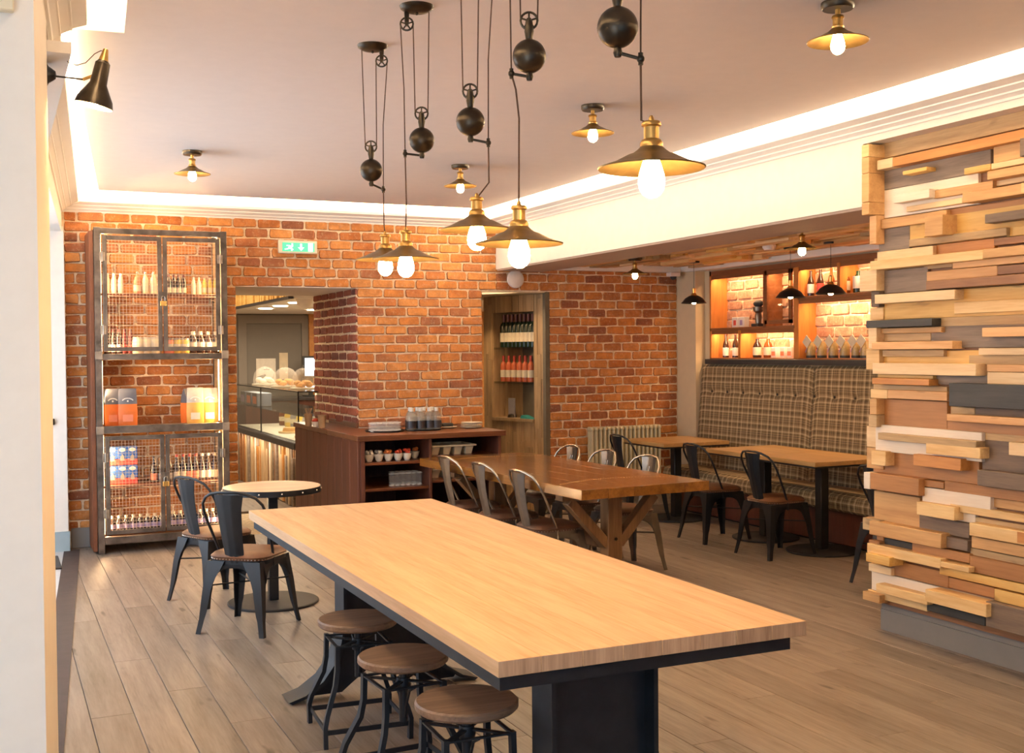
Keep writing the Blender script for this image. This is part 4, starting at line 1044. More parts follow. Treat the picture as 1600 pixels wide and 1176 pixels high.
# ================================================================== BANQUETTE
bq = thing('banquette', 'long tartan upholstered banquette bench along the alcove wall', 'bench', (0, 0, 0))
MB().bbox(6.20, 6.60, 5.0, 9.68, 0.02, .30, .005).build('plinth', 'sideboard_wood', bq)
MB().box(6.24, 6.60, 5.0, 9.66, 0, .02).build('toe_kick', 'black_metal', bq, smooth=0)
def cushion_profile(): return [(6.60, .30), (6.12, .30), (6.085, .325), (6.08, .38), (6.10, .425), (6.15, .445), (6.45, .445), (6.60, .44)]
def swept(name, prof, y0_, y1_, mname, parent):
    MB().prism([(a, b_) for a, b_ in prof], y0_, y1_, 'y').build(name, mname, parent, smooth=35)
seams = [9.69, 7.95, 6.30, 5.0]
for a, b_ in zip(seams[1:], seams[:-1]):
    swept('seat_cushion', cushion_profile(), a+.002, b_-.002, 'tartan_wool', bq)
    # padded back with a row of buttons: gently swelling surface
    nU, nV = 40, 20
    def bk(u, v, a=a, b_=b_):
        y_ = a+.002+(b_-a-.004)*u; z_ = .40+1.07*v; edge = min(u*(b_-a), (1-u)*(b_-a), .10)/.10
        x_ = 6.47+.09*v-.028*min(1, edge)**.5
        if v > .96: x_ += .05*((v-.96)/.04)
        for k in range(12):
            yb = 9.46-k*.2585; d2 = ((y_-yb)/.05)**2+((z_-1.185)/.045)**2
            x_ += .016*math.exp(-d2)
        x_ += .006*math.exp(-((z_-1.185)/.02)**2)
        return (x_, y_, z_)
    b = MB().grid(bk, 44, 44); MBv = b
    n1 = len(b.v); b.box(6.56, 6.60, a+.002, b_-.002, .40, 1.455)
    cu = b.build('back_cushion', 'tartan_wool', bq, smooth=60)
    for k in range(12):
        yb = 9.46-k*.2585
        if a+.04 < yb < b_-.04: MB().sphere((6.464+.09*.73-.028+.014, yb, 1.185), .012, 8, 5, (.5, 1, 1)).build('button', 'bronze_black', cu)
MB().bbox(6.50, 6.62, 5.0, 9.56, 1.455, 1.505, .003).build('top_rail', 'paper_black', bq, label='dark rail along the top of the back')

# ================================================================== ALCOVE SHELVING
Xn = 6.62
sh = thing('shelving_unit', 'orange wood lit shelving built in above the banquette', 'shelves', (0, 0, 0))
def npx(px, py): return at(px, py, X=6.60)
yL = 9.60; yR = 5.4; z0n = 1.505; z1n = 2.385
zmid = npx(1180, 512).z; zsh2 = npx(1300, 462).z
print('shelf z', zmid, zsh2, 'y', [round(npx(p, 480).y, 3) for p in (1112, 1128, 1135, 1193, 1198, 1205, 1238, 1243, 1262, 1275, 1305, 1320)])
def panel(y0_, y1_, z0_, z1_, nm, mt_='niche_wood', x0_=6.585, x1_=6.795):
    return MB().bbox(x0_, x1_, y0_, y1_, z0_, z1_, .003).build(nm, mt_, sh)
yD1 = npx(1196, 480).y; yD2 = npx(1244, 480).y; yD3 = npx(1262, 480).y; yD4 = npx(1312, 430).y; yD5 = npx(1157, 540).y
panel(yL-.03, yL, z0n, z1n, 'side_panel'); panel(yR, yR+.03, z0n, z1n, 'side_panel')
panel(yR, yL, z1n-.05, z1n, 'top_board', 'niche_dark'); panel(yR, yL, z0n-.02, z0n+.012, 'bottom_board', 'niche_dark')
panel(yD1-.02, yD1+.02, zmid, z1n-.05, 'divider', 'niche_dark'); panel(yD2-.05, yD2+.02, z0n, z1n-.05, 'divider')
panel(yD2, yL, zmid-.018, zmid+.012, 'shelf', 'niche_dark'); panel(yR, yD2-.03, zsh2-.018, zsh2+.012, 'shelf', 'niche_dark')
panel(yD5-.02, yD5+.02, z0n, zmid-.018, 'divider'); panel(yD4-.02, yD4+.02, zsh2, z1n-.05, 'divider')
# glazed door between the dividers
gd = MB(); gy0, gy1 = yD2+.03, yD1-.03; gz0, gz1 = zmid+.03, z1n-.06
for a_, b_, c_, d_ in ((gy0, gy0+.035, gz0, gz1), (gy1-.035, gy1, gz0, gz1), (gy0, gy1, gz0, gz0+.035), (gy0, gy1, gz1-.035, gz1)): gd.box(6.565, 6.588, a_, b_, c_, d_)
gdo = gd.build('glazed_door', 'niche_dark', sh, smooth=0)
MB().box(6.574, 6.577, gy0+.03, gy1-.03, gz0+.03, gz1-.03).build('pane', 'pane', gdo, smooth=0)
# brick back of the niches
nb_ = struct(MB().box(6.795, 6.815, 5.3, 9.7, 1.45, 2.45).build('wall_alcove_brick_back', 'mortar', smooth=0), 'pale limewashed brick behind the lit shelves')
place_bricks(lay(0, 4.3, 1.50, 2.36, [], pitch=.235, cp=.098, seed=14, joint=.016), nb_, 'brick_pale', 0, .016, 300, rotz=R(-90), org=(6.795, 9.65, 0))
def strip(y0_, y1_, z_, pw):
    MB().box(6.592, 6.604, y0_-.03, y1_+.03, z_-.034, z_+.004).build('lip', 'niche_dark', sh, smooth=0)
    area_light('shelf_light', (6.63, (y0_+y1_)/2, z_-.012), (0, R(-25), 0), .02, abs(y1_-y0_)*.95, pw*.42*abs(y1_-y0_), (1, .62, .32))
strip(yD1+.03, yL-.05, z1n-.05, 11); strip(yD2+.03, yD1-.03, z1n-.05, 16); strip(yD4+.03, yD2-.06, z1n-.05, 11); strip(yR+.04, yD4-.03, z1n-.05, 11)
strip(yD5+.03, yL-.05, zmid-.018, 12); strip(yD2+.03, yD5-.03, zmid-.018, 12); strip(yR+.04, yD2-.06, zsh2-.018, 12)

# ================================================================== BOTTLES AND JARS
def bottle_mesh(kind):
    P = {
     'beer': [(.0001, 0), (.030, 0), (.031, .01), (.031, .12), (.026, .145), (.014, .18), (.0125, .22), (.0145, .222), (.0145, .232), (.0001, .232)],
     'wine': [(.0001, 0), (.037, 0), (.038, .01), (.038, .19), (.030, .215), (.015, .235), (.0145, .30), (.0001, .30)],
     'squat': [(.0001, 0), (.032, 0), (.034, .008), (.034, .085), (.028, .105), (.014, .125), (.013, .145), (.0001, .145)],
     'jar': [(.0001, 0), (.036, 0), (.038, .008), (.038, .075), (.033, .088), (.033, .092), (.0001, .092)],
     'tall': [(.0001, 0), (.027, 0), (.028, .01), (.028, .13), (.020, .16), (.012, .185), (.0115, .205), (.0001, .205)],
     'swing': [(.0001, 0), (.034, 0), (.036, .01), (.036, .13), (.028, .16), (.013, .19), (.012, .225), (.0001, .225)]}
    return P[kind]
_bcache = {}
def bottle(name, label, cat, group, loc, kind, glass, cap=None, lab=None, labz=None, sc_=1.0, rz=0):
    key = (kind, glass, cap, lab, labz)
    if key not in _bcache:
        P = bottle_mesh(kind); H = P[-1][1]; rmax = max(p[0] for p in P)
        g = MB().lathe(P, 14).mesh('body', glass, 40)
        c = None
        if cap:
            rc = P[-2][0]+.0015; c = MB().lathe([(rc, H-.022 if kind != 'wine' else H-.07), (rc, H+.003), (.0001, H+.004)], 12).mesh('cap', cap, 40)
        l = None
        if lab:
            a, b_ = labz or (.03, .09); l = MB().lathe([(rmax+.0008, a), (rmax+.0008, b_)], 14, cap=False).mesh('label_band', lab, 40)
        _bcache[key] = (g, c, l)
    g, c, l = _bcache[key]
    t = thing(name, label, cat, loc, rz, group); t.scale = (sc_,)*3
    for nm, me in (('body', g), ('cap', c), ('label_band', l)):
        if me is not None:
            o = bpy.data.objects.new(nm, me); C.objects.link(o); o.parent = t
    return t
def row(n, p0, p1, fn):
    for i in range(n):
        u = i/(n-1) if n > 1 else 0.0; fn(i, n, tuple(Vector(p0).lerp(Vector(p1), u)))

# alcove shelves
xs = 6.68
zb_ = z0n+.013; zm_ = zmid+.013; z2_ = zsh2+.013
def ypx(px, z_): 
    p = at(px, 500, X=xs); return p.y
for i, (px, gl) in enumerate(((1134, 'glass_dark'), (1149, 'glass_dark'))):
    bottle('ale_bottle', 'dark bottle with pale label in the lower left lit shelf, '+('left' if i == 0 else 'right')+' one', 'bottle', 'bottles in lower left lit shelf', (xs, ypx(px, 0), zb_), 'beer', gl, None, 'paper_white', (.02, .10))
for i, (px, gl) in enumerate(((1183, 'glass_dark'), (1200, 'glass_amber'))):
    bottle('ale_bottle', ('black' if i == 0 else 'amber')+' bottle with round label in the lower middle lit shelf', 'bottle', 'bottles in lower middle lit shelf', (xs, ypx(px, 0), zb_), 'squat', gl, None, 'label_cream', (.02, .08), 1.25)
for i, px in enumerate((1212, 1226, 1237)):
    t = thing('gift_carton', 'small glowing pale carton in the lower middle lit shelf, '+ordn(i, 3), 'carton', (xs, ypx(px, 0), zb_), 0, 'cartons in lower middle lit shelf')
    MB().bbox(-.03, .03, -.035, .035, 0, .10, .003).build('box', 'white_matte', t); MB().box(-.032, -.03, -.025, .025, .02, .06).build('printed_panel', 'label_pink', t, smooth=0)
for i, px in enumerate((1152, 1162)):
    t = thing('gift_carton', 'white and red carton on the upper left lit shelf, '+('left' if i == 0 else 'right')+' one', 'carton', (xs, ypx(px, 0), zm_), 0, 'cartons on upper left lit shelf')
    MB().bbox(-.03, .03, -.05, .05, 0, .10, .003).build('box', 'white_matte', t); MB().box(-.032, -.03, -.02, .02, .02, .07).build('printed_panel', 'carton_red' if i == 0 else 'label_lilac', t, smooth=0)
t = thing('coffee_grinder', 'small dark hand grinder on the upper left lit shelf', 'grinder', (xs, ypx(1185, 0), zm_))
MB().bbox(-.05, .05, -.05, .05, 0, .03, .004).build('base', 'paper_black', t); MB().lathe([(.03, .03), (.035, .10), (.028, .13), (.05, .15), (.055, .19), (.0001, .19)], 14).build('hopper', 'gunmetal', t)
MB().sphere((0, 0, .22), .045, 12, 8, (1, 1.3, .8)).build('lid', 'paper_black', t)
for i, (px, gl, kd, lb) in enumerate(((1267, 'glass_dark', 'beer', 'paper_white'), (1282, 'glass_dark', 'beer', 'carton_red'), (1299, 'glass_amber', 'beer', 'paper_white'), (1323, 'glass_amber', 'beer', 'label_cream'), (1341, 'glass_green', 'squat', 'paper_white'), (1357, 'glass_dark', 'squat', 'paper_white'))):
    bottle('ale_bottle', 'ale bottle on the upper right lit shelf, '+ordn(i, 6), 'bottle', 'bottles on upper right lit shelf', (xs, ypx(px, 0), z2_), kd, gl, None, lb, (.03, .11), 1.0 if kd == 'beer' else 1.3)
# tea towels / tagged jars on the lower right shelf
for i, px in enumerate((1267, 1284, 1302, 1320, 1338, 1352)):
    t = thing('tagged_jar', 'glass jar with a diamond shaped card tag on lower right lit shelf, '+ordn(i, 6), 'jar', (6.66, at(px, 500, X=6.66).y, zb_), 0, 'tagged jars on lower right lit shelf')
    MB().lathe([(.0001, 0), (.040, 0), (.042, .01), (.042, .115), (.034, .13), (.034, .145), (.0001, .145)], 14).build('body', 'glass_olive', t)
    MB().lathe([(.043, .0), (.043, .022)], 14, cap=False).build('base_band', 'paper_black', t)
    m4 = Matrix.Translation((-.05, -.005, .145)) @ Matrix.Rotation(R(45+random.uniform(-8, 8)), 4, 'X')
    MB().box(-.002, .002, -.042, .042, -.042, .042, m4).build('card_tag', 'label_cream', t, smooth=0)
    MB().tube([(-.048, -.02, .13), (-.044, .0, .09), (-.046, .02, .05)], .004, 5).build('ribbon', 'label_lilac', t)

# ================================================================== RADIATOR
rd = thing('column_radiator', 'cream column radiator on the brick wall of the alcove', 'radiator', (0, 0, 0))
ra, rb_ = 5.37, 6.20; n = 17; pitch = (rb_-ra)/n; yr_ = 9.93
for i in range(n):
    xc = ra+(i+.5)*pitch; b = MB()
    for dy in (-.035, 0, .035): b.tube([(xc, yr_+dy, .17), (xc, yr_+dy, .80)], .0125, 8)
    b.bbox(xc-.019, xc+.019, yr_-.05, yr_+.05, .795, .84, .012); b.bbox(xc-.019, xc+.019, yr_-.05, yr_+.05, .13, .175, .012)
    b.build('radiator_column', 'radiator_cream', rd)
MB().tube([(ra-.01, yr_, .15), (ra-.05, yr_, .15), (ra-.05, yr_, .0)], .01, 8).build('pipe', 'radiator_cream', rd)

# ================================================================== STEEL CABINET
cab = thing('steel_cabinet', 'tall industrial steel display cabinet with wire mesh doors', 'cabinet', (0, 0, 0))
X0, X1, Yf, Yb = 0.742, 1.785, 9.60, 10.03
CT = 2.615
def bar(b, *a): b.bbox(*a, .002)
for (xx, yy_) in ((X0, Yf), (X1-.05, Yf), (X0, Yb-.04), (X1-.05, Yb-.04)):
    b = MB(); bar(b, xx, xx+.05, yy_, yy_+.04, 0, CT); b.build('post', 'cabinet_steel', cab)
levels = [(2.565, CT-.005), (1.555, 1.605), (.965, 1.025), (.075, .135)]
for za_, zb2 in levels:
    b = MB(); bar(b, X0+.05, X1-.05, Yf+.002, Yf+.04, za_, zb2); b.build('front_rail', 'cabinet_steel', cab)
    b = MB(); bar(b, X0+.005, X0+.04, Yf+.04, Yb-.04, za_, zb2); bar(b, X1-.04, X1-.005, Yf+.04, Yb-.04, za_, zb2); b.build('side_rail', 'cabinet_steel', cab)
shz = [2.085, 1.575, 1.000, .535, .115]
for z_ in shz:
    MB().bbox(X0+.045, X1-.045, Yf+.045, Yb-.01, z_-.012, z_+.006, .002).build('shelf', 'cabinet_brown', cab)
MB().bbox(X0-.036, X0-.003, Yf+.02, Yb, .02, CT-.03, .003).build('side_board', 'cabinet_brown', cab, label='brown timber side board')
MB().bbox(X1-.048, X1-.042, Yf+.05, Yb-.04, .14, CT-.05, .001).build('side_board', 'alcove_ceiling_wood', cab)
for (xx) in (X0+.056, X1-.066):
    for za_, zb2 in ((1.62, 2.56), (1.04, 1.55), (.15, .95)):
        MB().box(xx-.008, xx, Yf+.052, Yf+.058, za_, zb2).build('light_strip', 'led_cabinet', cab, smooth=0)
for za_, zb2, pw in ((2.11, 2.555, 4.6), (1.61, 2.07, 5.2), (1.03, 1.545, 5.6), (.56, .96, 3.8), (.14, .52, 4)):
    area_light('cabinet_light', (X0+.075, Yf+.10, (za_+zb2)/2), (R(90), 0, R(-120)), .02, zb2-za_, pw, (1, .62, .30))
    area_light('cabinet_light', (X1-.075, Yf+.08, (za_+zb2)/2), (R(90), 0, R(120)), .02, zb2-za_, pw*.85, (1, .62, .30))
for (xx, zz) in ((X0, .98), (X0, 1.58), (X1-.05, .98), (X1-.05, 1.58)):
    MB().bbox(xx-.004, xx+.054, Yf-.006, Yf+.0, zz-.02, zz+.045, .002).build('weld_plate', 'weld_steel', cab)
def mesh_door(xa, xb, za_, zb2, hinge_left):
    d = MB(); w_ = .034; yd = Yf-.022
    for a in ((xa, xa+w_, za_, zb2), (xb-w_, xb, za_, zb2), (xa+w_, xb-w_, za_, za_+w_), (xa+w_, xb-w_, zb2-w_, zb2)): d.bbox(a[0], a[1], yd, yd+.02, a[2], a[3], .002)
    do = d.build('door', 'cabinet_steel', cab)
    wm = MB(); st_ = .0262; x_ = xa+w_+st_/2
    while x_ < xb-w_: wm.box(x_-.0013, x_+.0013, yd+.0085, yd+.0108, za_+w_, zb2-w_); x_ += st_
    z_ = za_+w_+st_/2
    while z_ < zb2-w_: wm.box(xa+w_, xb-w_, yd+.0095, yd+.0113, z_-.0013, z_+.0013); z_ += st_
    o = wm.build('wire_mesh', 'wire_brass', do, smooth=0); o['kind'] = 'stuff'
    hx = xa-.022 if hinge_left else xb-.02
    for hz in (za_+.17, zb2-.17):
        h = MB(); h.bbox(hx, hx+.042, yd-.008, yd, hz-.035, hz+.035, .002); h.tube([(hx+.021, yd-.01, hz-.04), (hx+.021, yd-.01, hz+.04)], .006, 8); h.build('hinge', 'weld_steel', do)
    return do
xm = (X0+X1)/2
mesh_door(X0+.062, xm-.004, 1.625, 2.55, True); d2 = mesh_door(xm+.004, X1-.062, 1.625, 2.55, False)
mesh_door(X0+.062, xm-.004, .155, .945, True); d4 = mesh_door(xm+.004, X1-.062, .155, .945, False)
for zz, lb in ((2.03, 'small brass padlock on the upper mesh doors of the steel cabinet'), (.565, 'small brass padlock on the lower mesh doors of the steel cabinet')):
    t = thing('padlock', lb, 'padlock', (xm, Yf-.045, zz), 0, 'padlocks of the steel cabinet')
    MB().bbox(-.024, .024, -.008, .008, -.04, 0, .003).build('body', 'padlock_brass', t)
    MB().tube([(-.014, 0, 0), (-.014, 0, .025), (-.008, 0, .038), (.008, 0, .038), (.014, 0, .025), (.014, 0, 0)], .003, 6).build('shackle', 'steel_bright', t)
    hp = MB().bbox(xm-.035, xm+.035, Yf-.034, Yf-.024, zz+.02, zz+.075, .002).build('hasp', 'cabinet_steel', cab)
# goods in the cabinet
def cx_(px, y_=9.8): return at(px, 500, Y=y_).x
g1 = 'goods behind the upper mesh doors, top shelf'
z_ = shz[0]+.007
row(3, (cx_(168), 9.78, z_), (cx_(189), 9.78, z_), lambda i, n, p: bottle('drink_pouch', 'pale pouch like bottle at the left end of the cabinet top shelf, '+ordn(i, n), 'bottle', 'pale bottles at left of cabinet top shelf', p, 'tall', 'milk_white', 'paper_white', 'label_cream', (.03, .10), .82))
row(3, (cx_(215), 9.78, z_), (cx_(240), 9.78, z_), lambda i, n, p: bottle('lotion_bottle', 'clear swing top bottle on the cabinet top shelf, '+ordn(i, n), 'bottle', 'clear bottles on cabinet top shelf', p, 'swing', 'label_pink' if i == 0 else 'juice_pale', 'steel_bright', 'label_cream', (.03, .09), .82))
row(4, (cx_(264), 9.78, z_), (cx_(287), 9.78, z_), lambda i, n, p: bottle('oil_bottle', 'dark bottle with pale label right of the upper door gap, '+ordn(i, n), 'bottle', 'dark bottles on cabinet top shelf', p, 'tall', 'glass_dark', 'cap_wine', 'label_cream', (.02, .07), .82))
row(5, (cx_(303), 9.80, z_), (cx_(337), 9.80, z_), lambda i, n, p: bottle('juice_bottle', 'pale yellow bottle at the right end of cabinet top shelf, '+ordn(i, n), 'bottle', 'yellow bottles on cabinet top shelf', p, 'tall', 'juice_yellow' if i > 1 else 'juice_pale', 'milk_white', 'label_cream', (.03, .09), .72))
z_ = shz[1]+.007+.02
row(5, (cx_(167), 9.78, z_), (cx_(203), 9.78, z_), lambda i, n, p: bottle('wine_miniature', 'dark red bottle at the left of second cabinet shelf, '+ordn(i, n), 'bottle', 'dark red bottles on second cabinet shelf', p, 'tall', 'glass_dark' if i < 3 else 'cap_wine', 'cap_wine', 'paper_white' if i < 3 else 'cap_red', (.02, .08), .98))
row(3, (cx_(216), 9.76, z_), (cx_(240), 9.76, z_), lambda i, n, p: bottle('preserve_jar', 'pale preserve jar in the middle of second cabinet shelf, '+ordn(i, n), 'jar', 'pale jars on second cabinet shelf', p, 'jar', 'juice_pale', 'milk_white', 'label_cream', (.02, .06), 1.45))
row(3, (cx_(264), 9.76, z_), (cx_(286), 9.76, z_), lambda i, n, p: bottle('preserve_jar', 'amber preserve jar right of the door gap on second shelf, '+ordn(i, n), 'jar', 'amber jars on second cabinet shelf', p, 'jar', 'label_pink' if i == 0 else 'juice_yellow', 'weld_steel', 'label_cream', (.02, .06), 1.35))
row(4, (cx_(300), 9.76, z_), (cx_(335), 9.76, z_), lambda i, n, p: bottle('sauce_bottle', 'brown sauce bottle with cream label at right of second shelf, '+ordn(i, n), 'bottle', 'brown sauce bottles on second cabinet shelf', p, 'squat', 'glass_dark', 'milk_white', 'label_cream', (.02, .075), 1.25))
# coffee bags
def coffee_bag(label, x_, y_, top, body, wdt=.115, hgt=.30, rz=0.0):
    t = thing('coffee_bag', label, 'bag', (x_, y_, shz[2]+.007), rz, 'coffee bags on the open middle shelf')
    def lv(z_, w_, d_): return [(-w_, -d_*.9, z_), (-w_*.9, -d_, z_), (w_*.9, -d_, z_), (w_, -d_*.9, z_), (w_, d_*.9, z_), (w_*.9, d_, z_), (-w_*.9, d_, z_), (-w_, d_*.9, z_)]
    hw_ = wdt/2; secs = [(0, hw_*.95, .030), (.02, hw_, .036), (hgt*.35, hw_*1.03, .04), (hgt*.6, hw_, .038)]
    secs2 = [(hgt*.6, hw_*1.002, .0385), (hgt*.78, hw_*.97, .030), (hgt*.92, hw_*.95, .012), (hgt, hw_*.93, .004)]
    for nm, ss, mm in (('bag_body', secs, body), ('bag_top', secs2, top)):
        vs = []; 
        for s_ in ss: vs += lv(*s_)
        fs = [(i*8+k, i*8+(k+1) % 8, (i+1)*8+(k+1) % 8, (i+1)*8+k) for i in range(3) for k in range(8)]+[tuple(range(8))[::-1], tuple(24+k for k in range(8))]
        MB().add(vs, fs).build(nm, mm, t, smooth=50)
    MB().box(-hw_*.55, hw_*.55, -.0425, -.041, hgt*.15, hgt*.33).build('label_panel', 'label_pink' if body == 'bag_orange' else 'label_cream', t, smooth=0)
    em = MB()
    for k in range(9):
        a = R(150-k*15); c = (math.cos(a)*hw_*.62, math.sin(a)*.028); em.box(c[0]-.004, c[0]+.004, -.0395, -.0365+.02*0, hgt*.66+c[1]-.005, hgt*.66+c[1]+.005)
    em.box(-.006, .006, -.0395, -.0375, hgt*.655, hgt*.70)
    em.build('printed_emblem', 'paper_white', t, smooth=0)
coffee_bag('orange and charcoal coffee bag at the left end of the open shelf', cx_(172, 9.72), 9.73, 'bag_grey', 'bag_orange', .125, .315, R(12))
coffee_bag('orange and charcoal coffee bag with arched white print, second from left', cx_(197, 9.72), 9.71, 'bag_grey', 'bag_orange', .145, .315, R(-3))
coffee_bag('orange coffee bag seen edge on behind the silver topped bags', cx_(292, 9.86), 9.87, 'bag_grey', 'bag_orange', .10, .30, R(35))
coffee_bag('golden coffee bag with silver top, left of the pair at right of the open shelf', cx_(303, 9.75), 9.75, 'bag_silver', 'bag_gold', .135, .31, R(-6))
coffee_bag('golden coffee bag with silver top at the right end of the open shelf', cx_(326, 9.75), 9.76, 'bag_silver', 'bag_gold', .135, .305, R(-8))
bk_ = thing('slate_board', 'thin grey board lying on the open shelf between the coffee bags', 'board', (cx_(255), 9.74, shz[2]+.007))
MB().prism([(-.30, -.09), (.22, -.09), (.25, -.05), (.18, .10), (-.20, .11), (-.32, .02)], 0, .012, 'z').build('slab', 'grey_brown_wood', bk_)
# blue cartons
for r_ in range(2):
    for c_ in range(3):
        t = thing('drink_carton', 'blue and red carton on the cabinet lower shelf, '+('upper' if r_ else 'bottom')+' row '+('left', 'middle', 'right')[c_], 'carton', (cx_(171+c_*15.5), 9.76, shz[3]+.007+r_*.155), 0, 'blue and red cartons')
        MB().bbox(-.040, .040, -.03, .03, .050, .152, .003).build('carton_top', 'carton_blue', t); MB().bbox(-.040, .040, -.03, .03, 0, .05, .003).build('carton_bottom', 'carton_red', t)
        m4 = Matrix.Translation((0, -.030, .125)) @ Matrix.Rotation(R(90), 4, 'X') @ Matrix.Diagonal((1.3, .8, 1, 1))
        MB().lathe([(.0001, .0015), (.02, .0015), (.02, 0)], 14, M4=m4).build('oval_badge', 'paper_white', t)
        MB().prism([(-.018, .035), (.018, .035), (.012, .075), (.0, .09), (-.014, .07)], -.032, -.0302, 'y').build('picture', 'bag_silver', t, smooth=0)
z_ = shz[3]+.007
row(3, (cx_(236), 9.76, z_), (cx_(260), 9.76, z_), lambda i, n, p: bottle('cordial_bottle', 'dark bottle with small pale label left of lower door gap, '+ordn(i, n), 'bottle', 'dark bottles at middle of lower cabinet', p, 'beer', 'glass_dark', None, 'label_pink' if i == 0 else 'grey_card', (.02, .08), .92))
row(8, (cx_(272), 9.76, z_), (cx_(340), 9.76, z_), lambda i, n, p: bottle('cordial_bottle', ('red capped' if i < 4 else 'cream capped')+' dark bottle in the lower cabinet row, '+ordn(i, n), 'bottle', 'capped dark bottles in lower cabinet', p, 'beer', 'glass_dark', 'cap_red' if i < 4 else 'milk_white', 'label_pink' if i in (2, 3) else 'label_cream', (.02, .085), .95))
z_ = shz[4]+.027
row(8, (cx_(170, 9.74), 9.74, z_), (cx_(248, 9.74), 9.74, z_), lambda i, n, p: bottle('tonic_bottle', 'small lilac labelled bottle behind the left lower door, '+ordn(i, n), 'bottle', 'lilac bottles behind left lower door', p, 'squat', 'glass_dark', 'milk_white', 'label_lilac', (.04, .078), .98))
row(8, (cx_(266, 9.74), 9.74, z_), (cx_(338, 9.74), 9.74, z_), lambda i, n, p: bottle('tonic_bottle', 'small lilac labelled bottle behind the right lower door, '+ordn(i, n), 'bottle', 'lilac bottles behind right lower door', p, 'squat', 'glass_dark', 'milk_white', 'label_lilac', (.04, .078), 1.05))

# ================================================================== SIDEBOARD
sb = thing('sideboard', 'dark reddish wooden sideboard with open shelves against the brick pier', 'sideboard', (0, 0, 0))
sx0, sx1, sy0, sy1, sz = 2.755, 4.05, 9.10, 10.03, .905
tp = MB(); tp.bbox(sx0-.02, sx1+.035, sy0-.03, sy1, sz-.045, sz, .003); tp.bbox(sx0-.02, 3.02, sy1, 11.28, sz-.045, sz, .003)
tp.build('worktop', 'sideboard_top', sb)
ng = 9; yy0, yy1 = sy0, 11.25
for k in range(ng):
    a = yy0+(yy1-yy0)*k/ng; b_ = yy0+(yy1-yy0)*(k+1)/ng; MB().bbox(sx0-.012, sx0+.012, a+.002, b_-.002, .0, sz-.046, .003).build('side_plank', 'sideboard_wood', sb)
MB().box(3.00, 3.02, sy1, 11.25, 0, sz-.046).build('rear_panel', 'sideboard_wood', sb, smooth=0)
MB().bbox(sx1-.03, sx1, sy0, sy1, 0, sz-.046, .002).build('side_panel', 'sideboard_wood', sb)
MB().bbox(sx0+.012, sx0+.05, sy0-.004, sy0+.03, 0, sz-.046, .002).build('corner_stile', 'sideboard_wood', sb)
MB().bbox(3.375, 3.40, sy0, sy1-.02, .05, sz-.046, .002).build('divider', 'sideboard_wood', sb)
MB().box(sx0+.012, sx1-.03, sy1-.015, sy1, 0, sz-.046).build('back_panel', 'sideboard_wood', sb, smooth=0)
zs1, zs2 = .675, .455; zr1, zr2 = .70, .50
for a, b_, z_ in ((sx0+.012, 3.375, zs1), (sx0+.012, 3.375, zs2), (3.40, sx1-.03, zr1), (3.40, sx1-.03, zr2), (sx0+.012, sx1-.03, .11)):
    MB().bbox(a, b_, sy0+.01, sy1-.02, z_-.022, z_, .002).build('shelf', 'sideboard_top', sb)
us = MB(); us.bbox(sx0+.28, 3.0+.02, WY-.018, WY-.0, sz, sz+.045, .002); 
MB().bbox(3.022, 3.045, sy1+.02, 11.0, sz, sz+.05, .002).build('upstand', 'sideboard_top', sb)
# on top: tray of glasses, tray of bottles, plates
def Yat(px, py, y_): return at(px, py, Y=y_)
yt_ = 9.52
def xon(px, y_=yt_): return at(px, 660, Y=y_).x
def round_tray(label, x_, r_): 
    t = thing('serving_tray', label, 'tray', (x_, yt_, sz)); MB().lathe([(.0001, 0), (r_-.01, 0), (r_, .014), (r_-.004, .014), (r_-.012, .004), (.0001, .004)], 30).build('tray_disc', 'tray_black', t); return t
round_tray('round black tray holding the small tumblers on the sideboard', xon(601), .175)
k = 0
def glass_mesh(nm, h, r0, r1):
    b = MB().lathe([(.0001, 0), (r0, 0), (r1, h), (r1-.002, h), (r0-.0015, .008), (.0001, .008)], 14)
    b.mat(1).lathe([(r1-.0025, h-.004), (r1+.0006, h-.004), (r1+.0006, h+.001), (r1-.0025, h+.001)], 14, cap=False).lathe([(r0+.0006, 0), (r0+.0012, .010)], 14, cap=False)
    return b.mesh(nm, ['glass_ware', 'glass_rim'], 40)
glass_me = glass_mesh('tumbler', .072, .024, .027)
for j, (yy_, n_, x_a, x_b) in enumerate(((9.44, 5, 583, 619), (9.50, 6, 580, 622), (9.56, 6, 580, 622), (9.62, 5, 584, 618))):
    for i in range(n_):
        o = bpy.data.objects.new('tumbler', glass_me); C.objects.link(o); o.location = (at(x_a+(x_b-x_a)*i/(n_-1), 660, Y=yy_).x, yy_, sz+.005)
        tag(o, 'small clear tumbler on the black tray, '+['front', 'second', 'third', 'back'][j]+' row, '+ordn(i, n_), 'glass', 'tumblers on the sideboard tray')
round_tray('round black tray holding the water bottles on the sideboard', xon(661), .165)
for j, (yy_, xs_) in enumerate(((9.46, (643, 657, 671, 682)), (9.58, (641, 652, 662, 675)))):
    for i, px in enumerate(xs_):
        bottle('water_bottle', 'small capped water bottle on the sideboard tray, '+('front' if j == 0 else 'back')+' row, '+ordn(i, 4), 'bottle', 'water bottles on the sideboard tray', (xon(px, yy_), yy_, sz+.005), 'squat', 'glass_water', 'paper_white', 'ledge_dark', (.012, .062), 1.33)
pt = thing('side_plate', 'white plate with dark napkins behind the water bottles', 'plate', (xon(700, 9.62), 9.62, sz))
MB().lathe([(.0001, 0), (.05, 0), (.085, .014), (.083, .017), (.05, .005), (.0001, .005)], 24).build('plate_body', 'white_gloss', pt)
tag(MB().bbox(-.05, .05, -.04, .04, 0, .03, .006).build('napkin_stack', 'tray_black', loc=(xon(698, 9.62), 9.62, sz+.017)), 'small dark napkin stack on the white side plate', 'napkins')
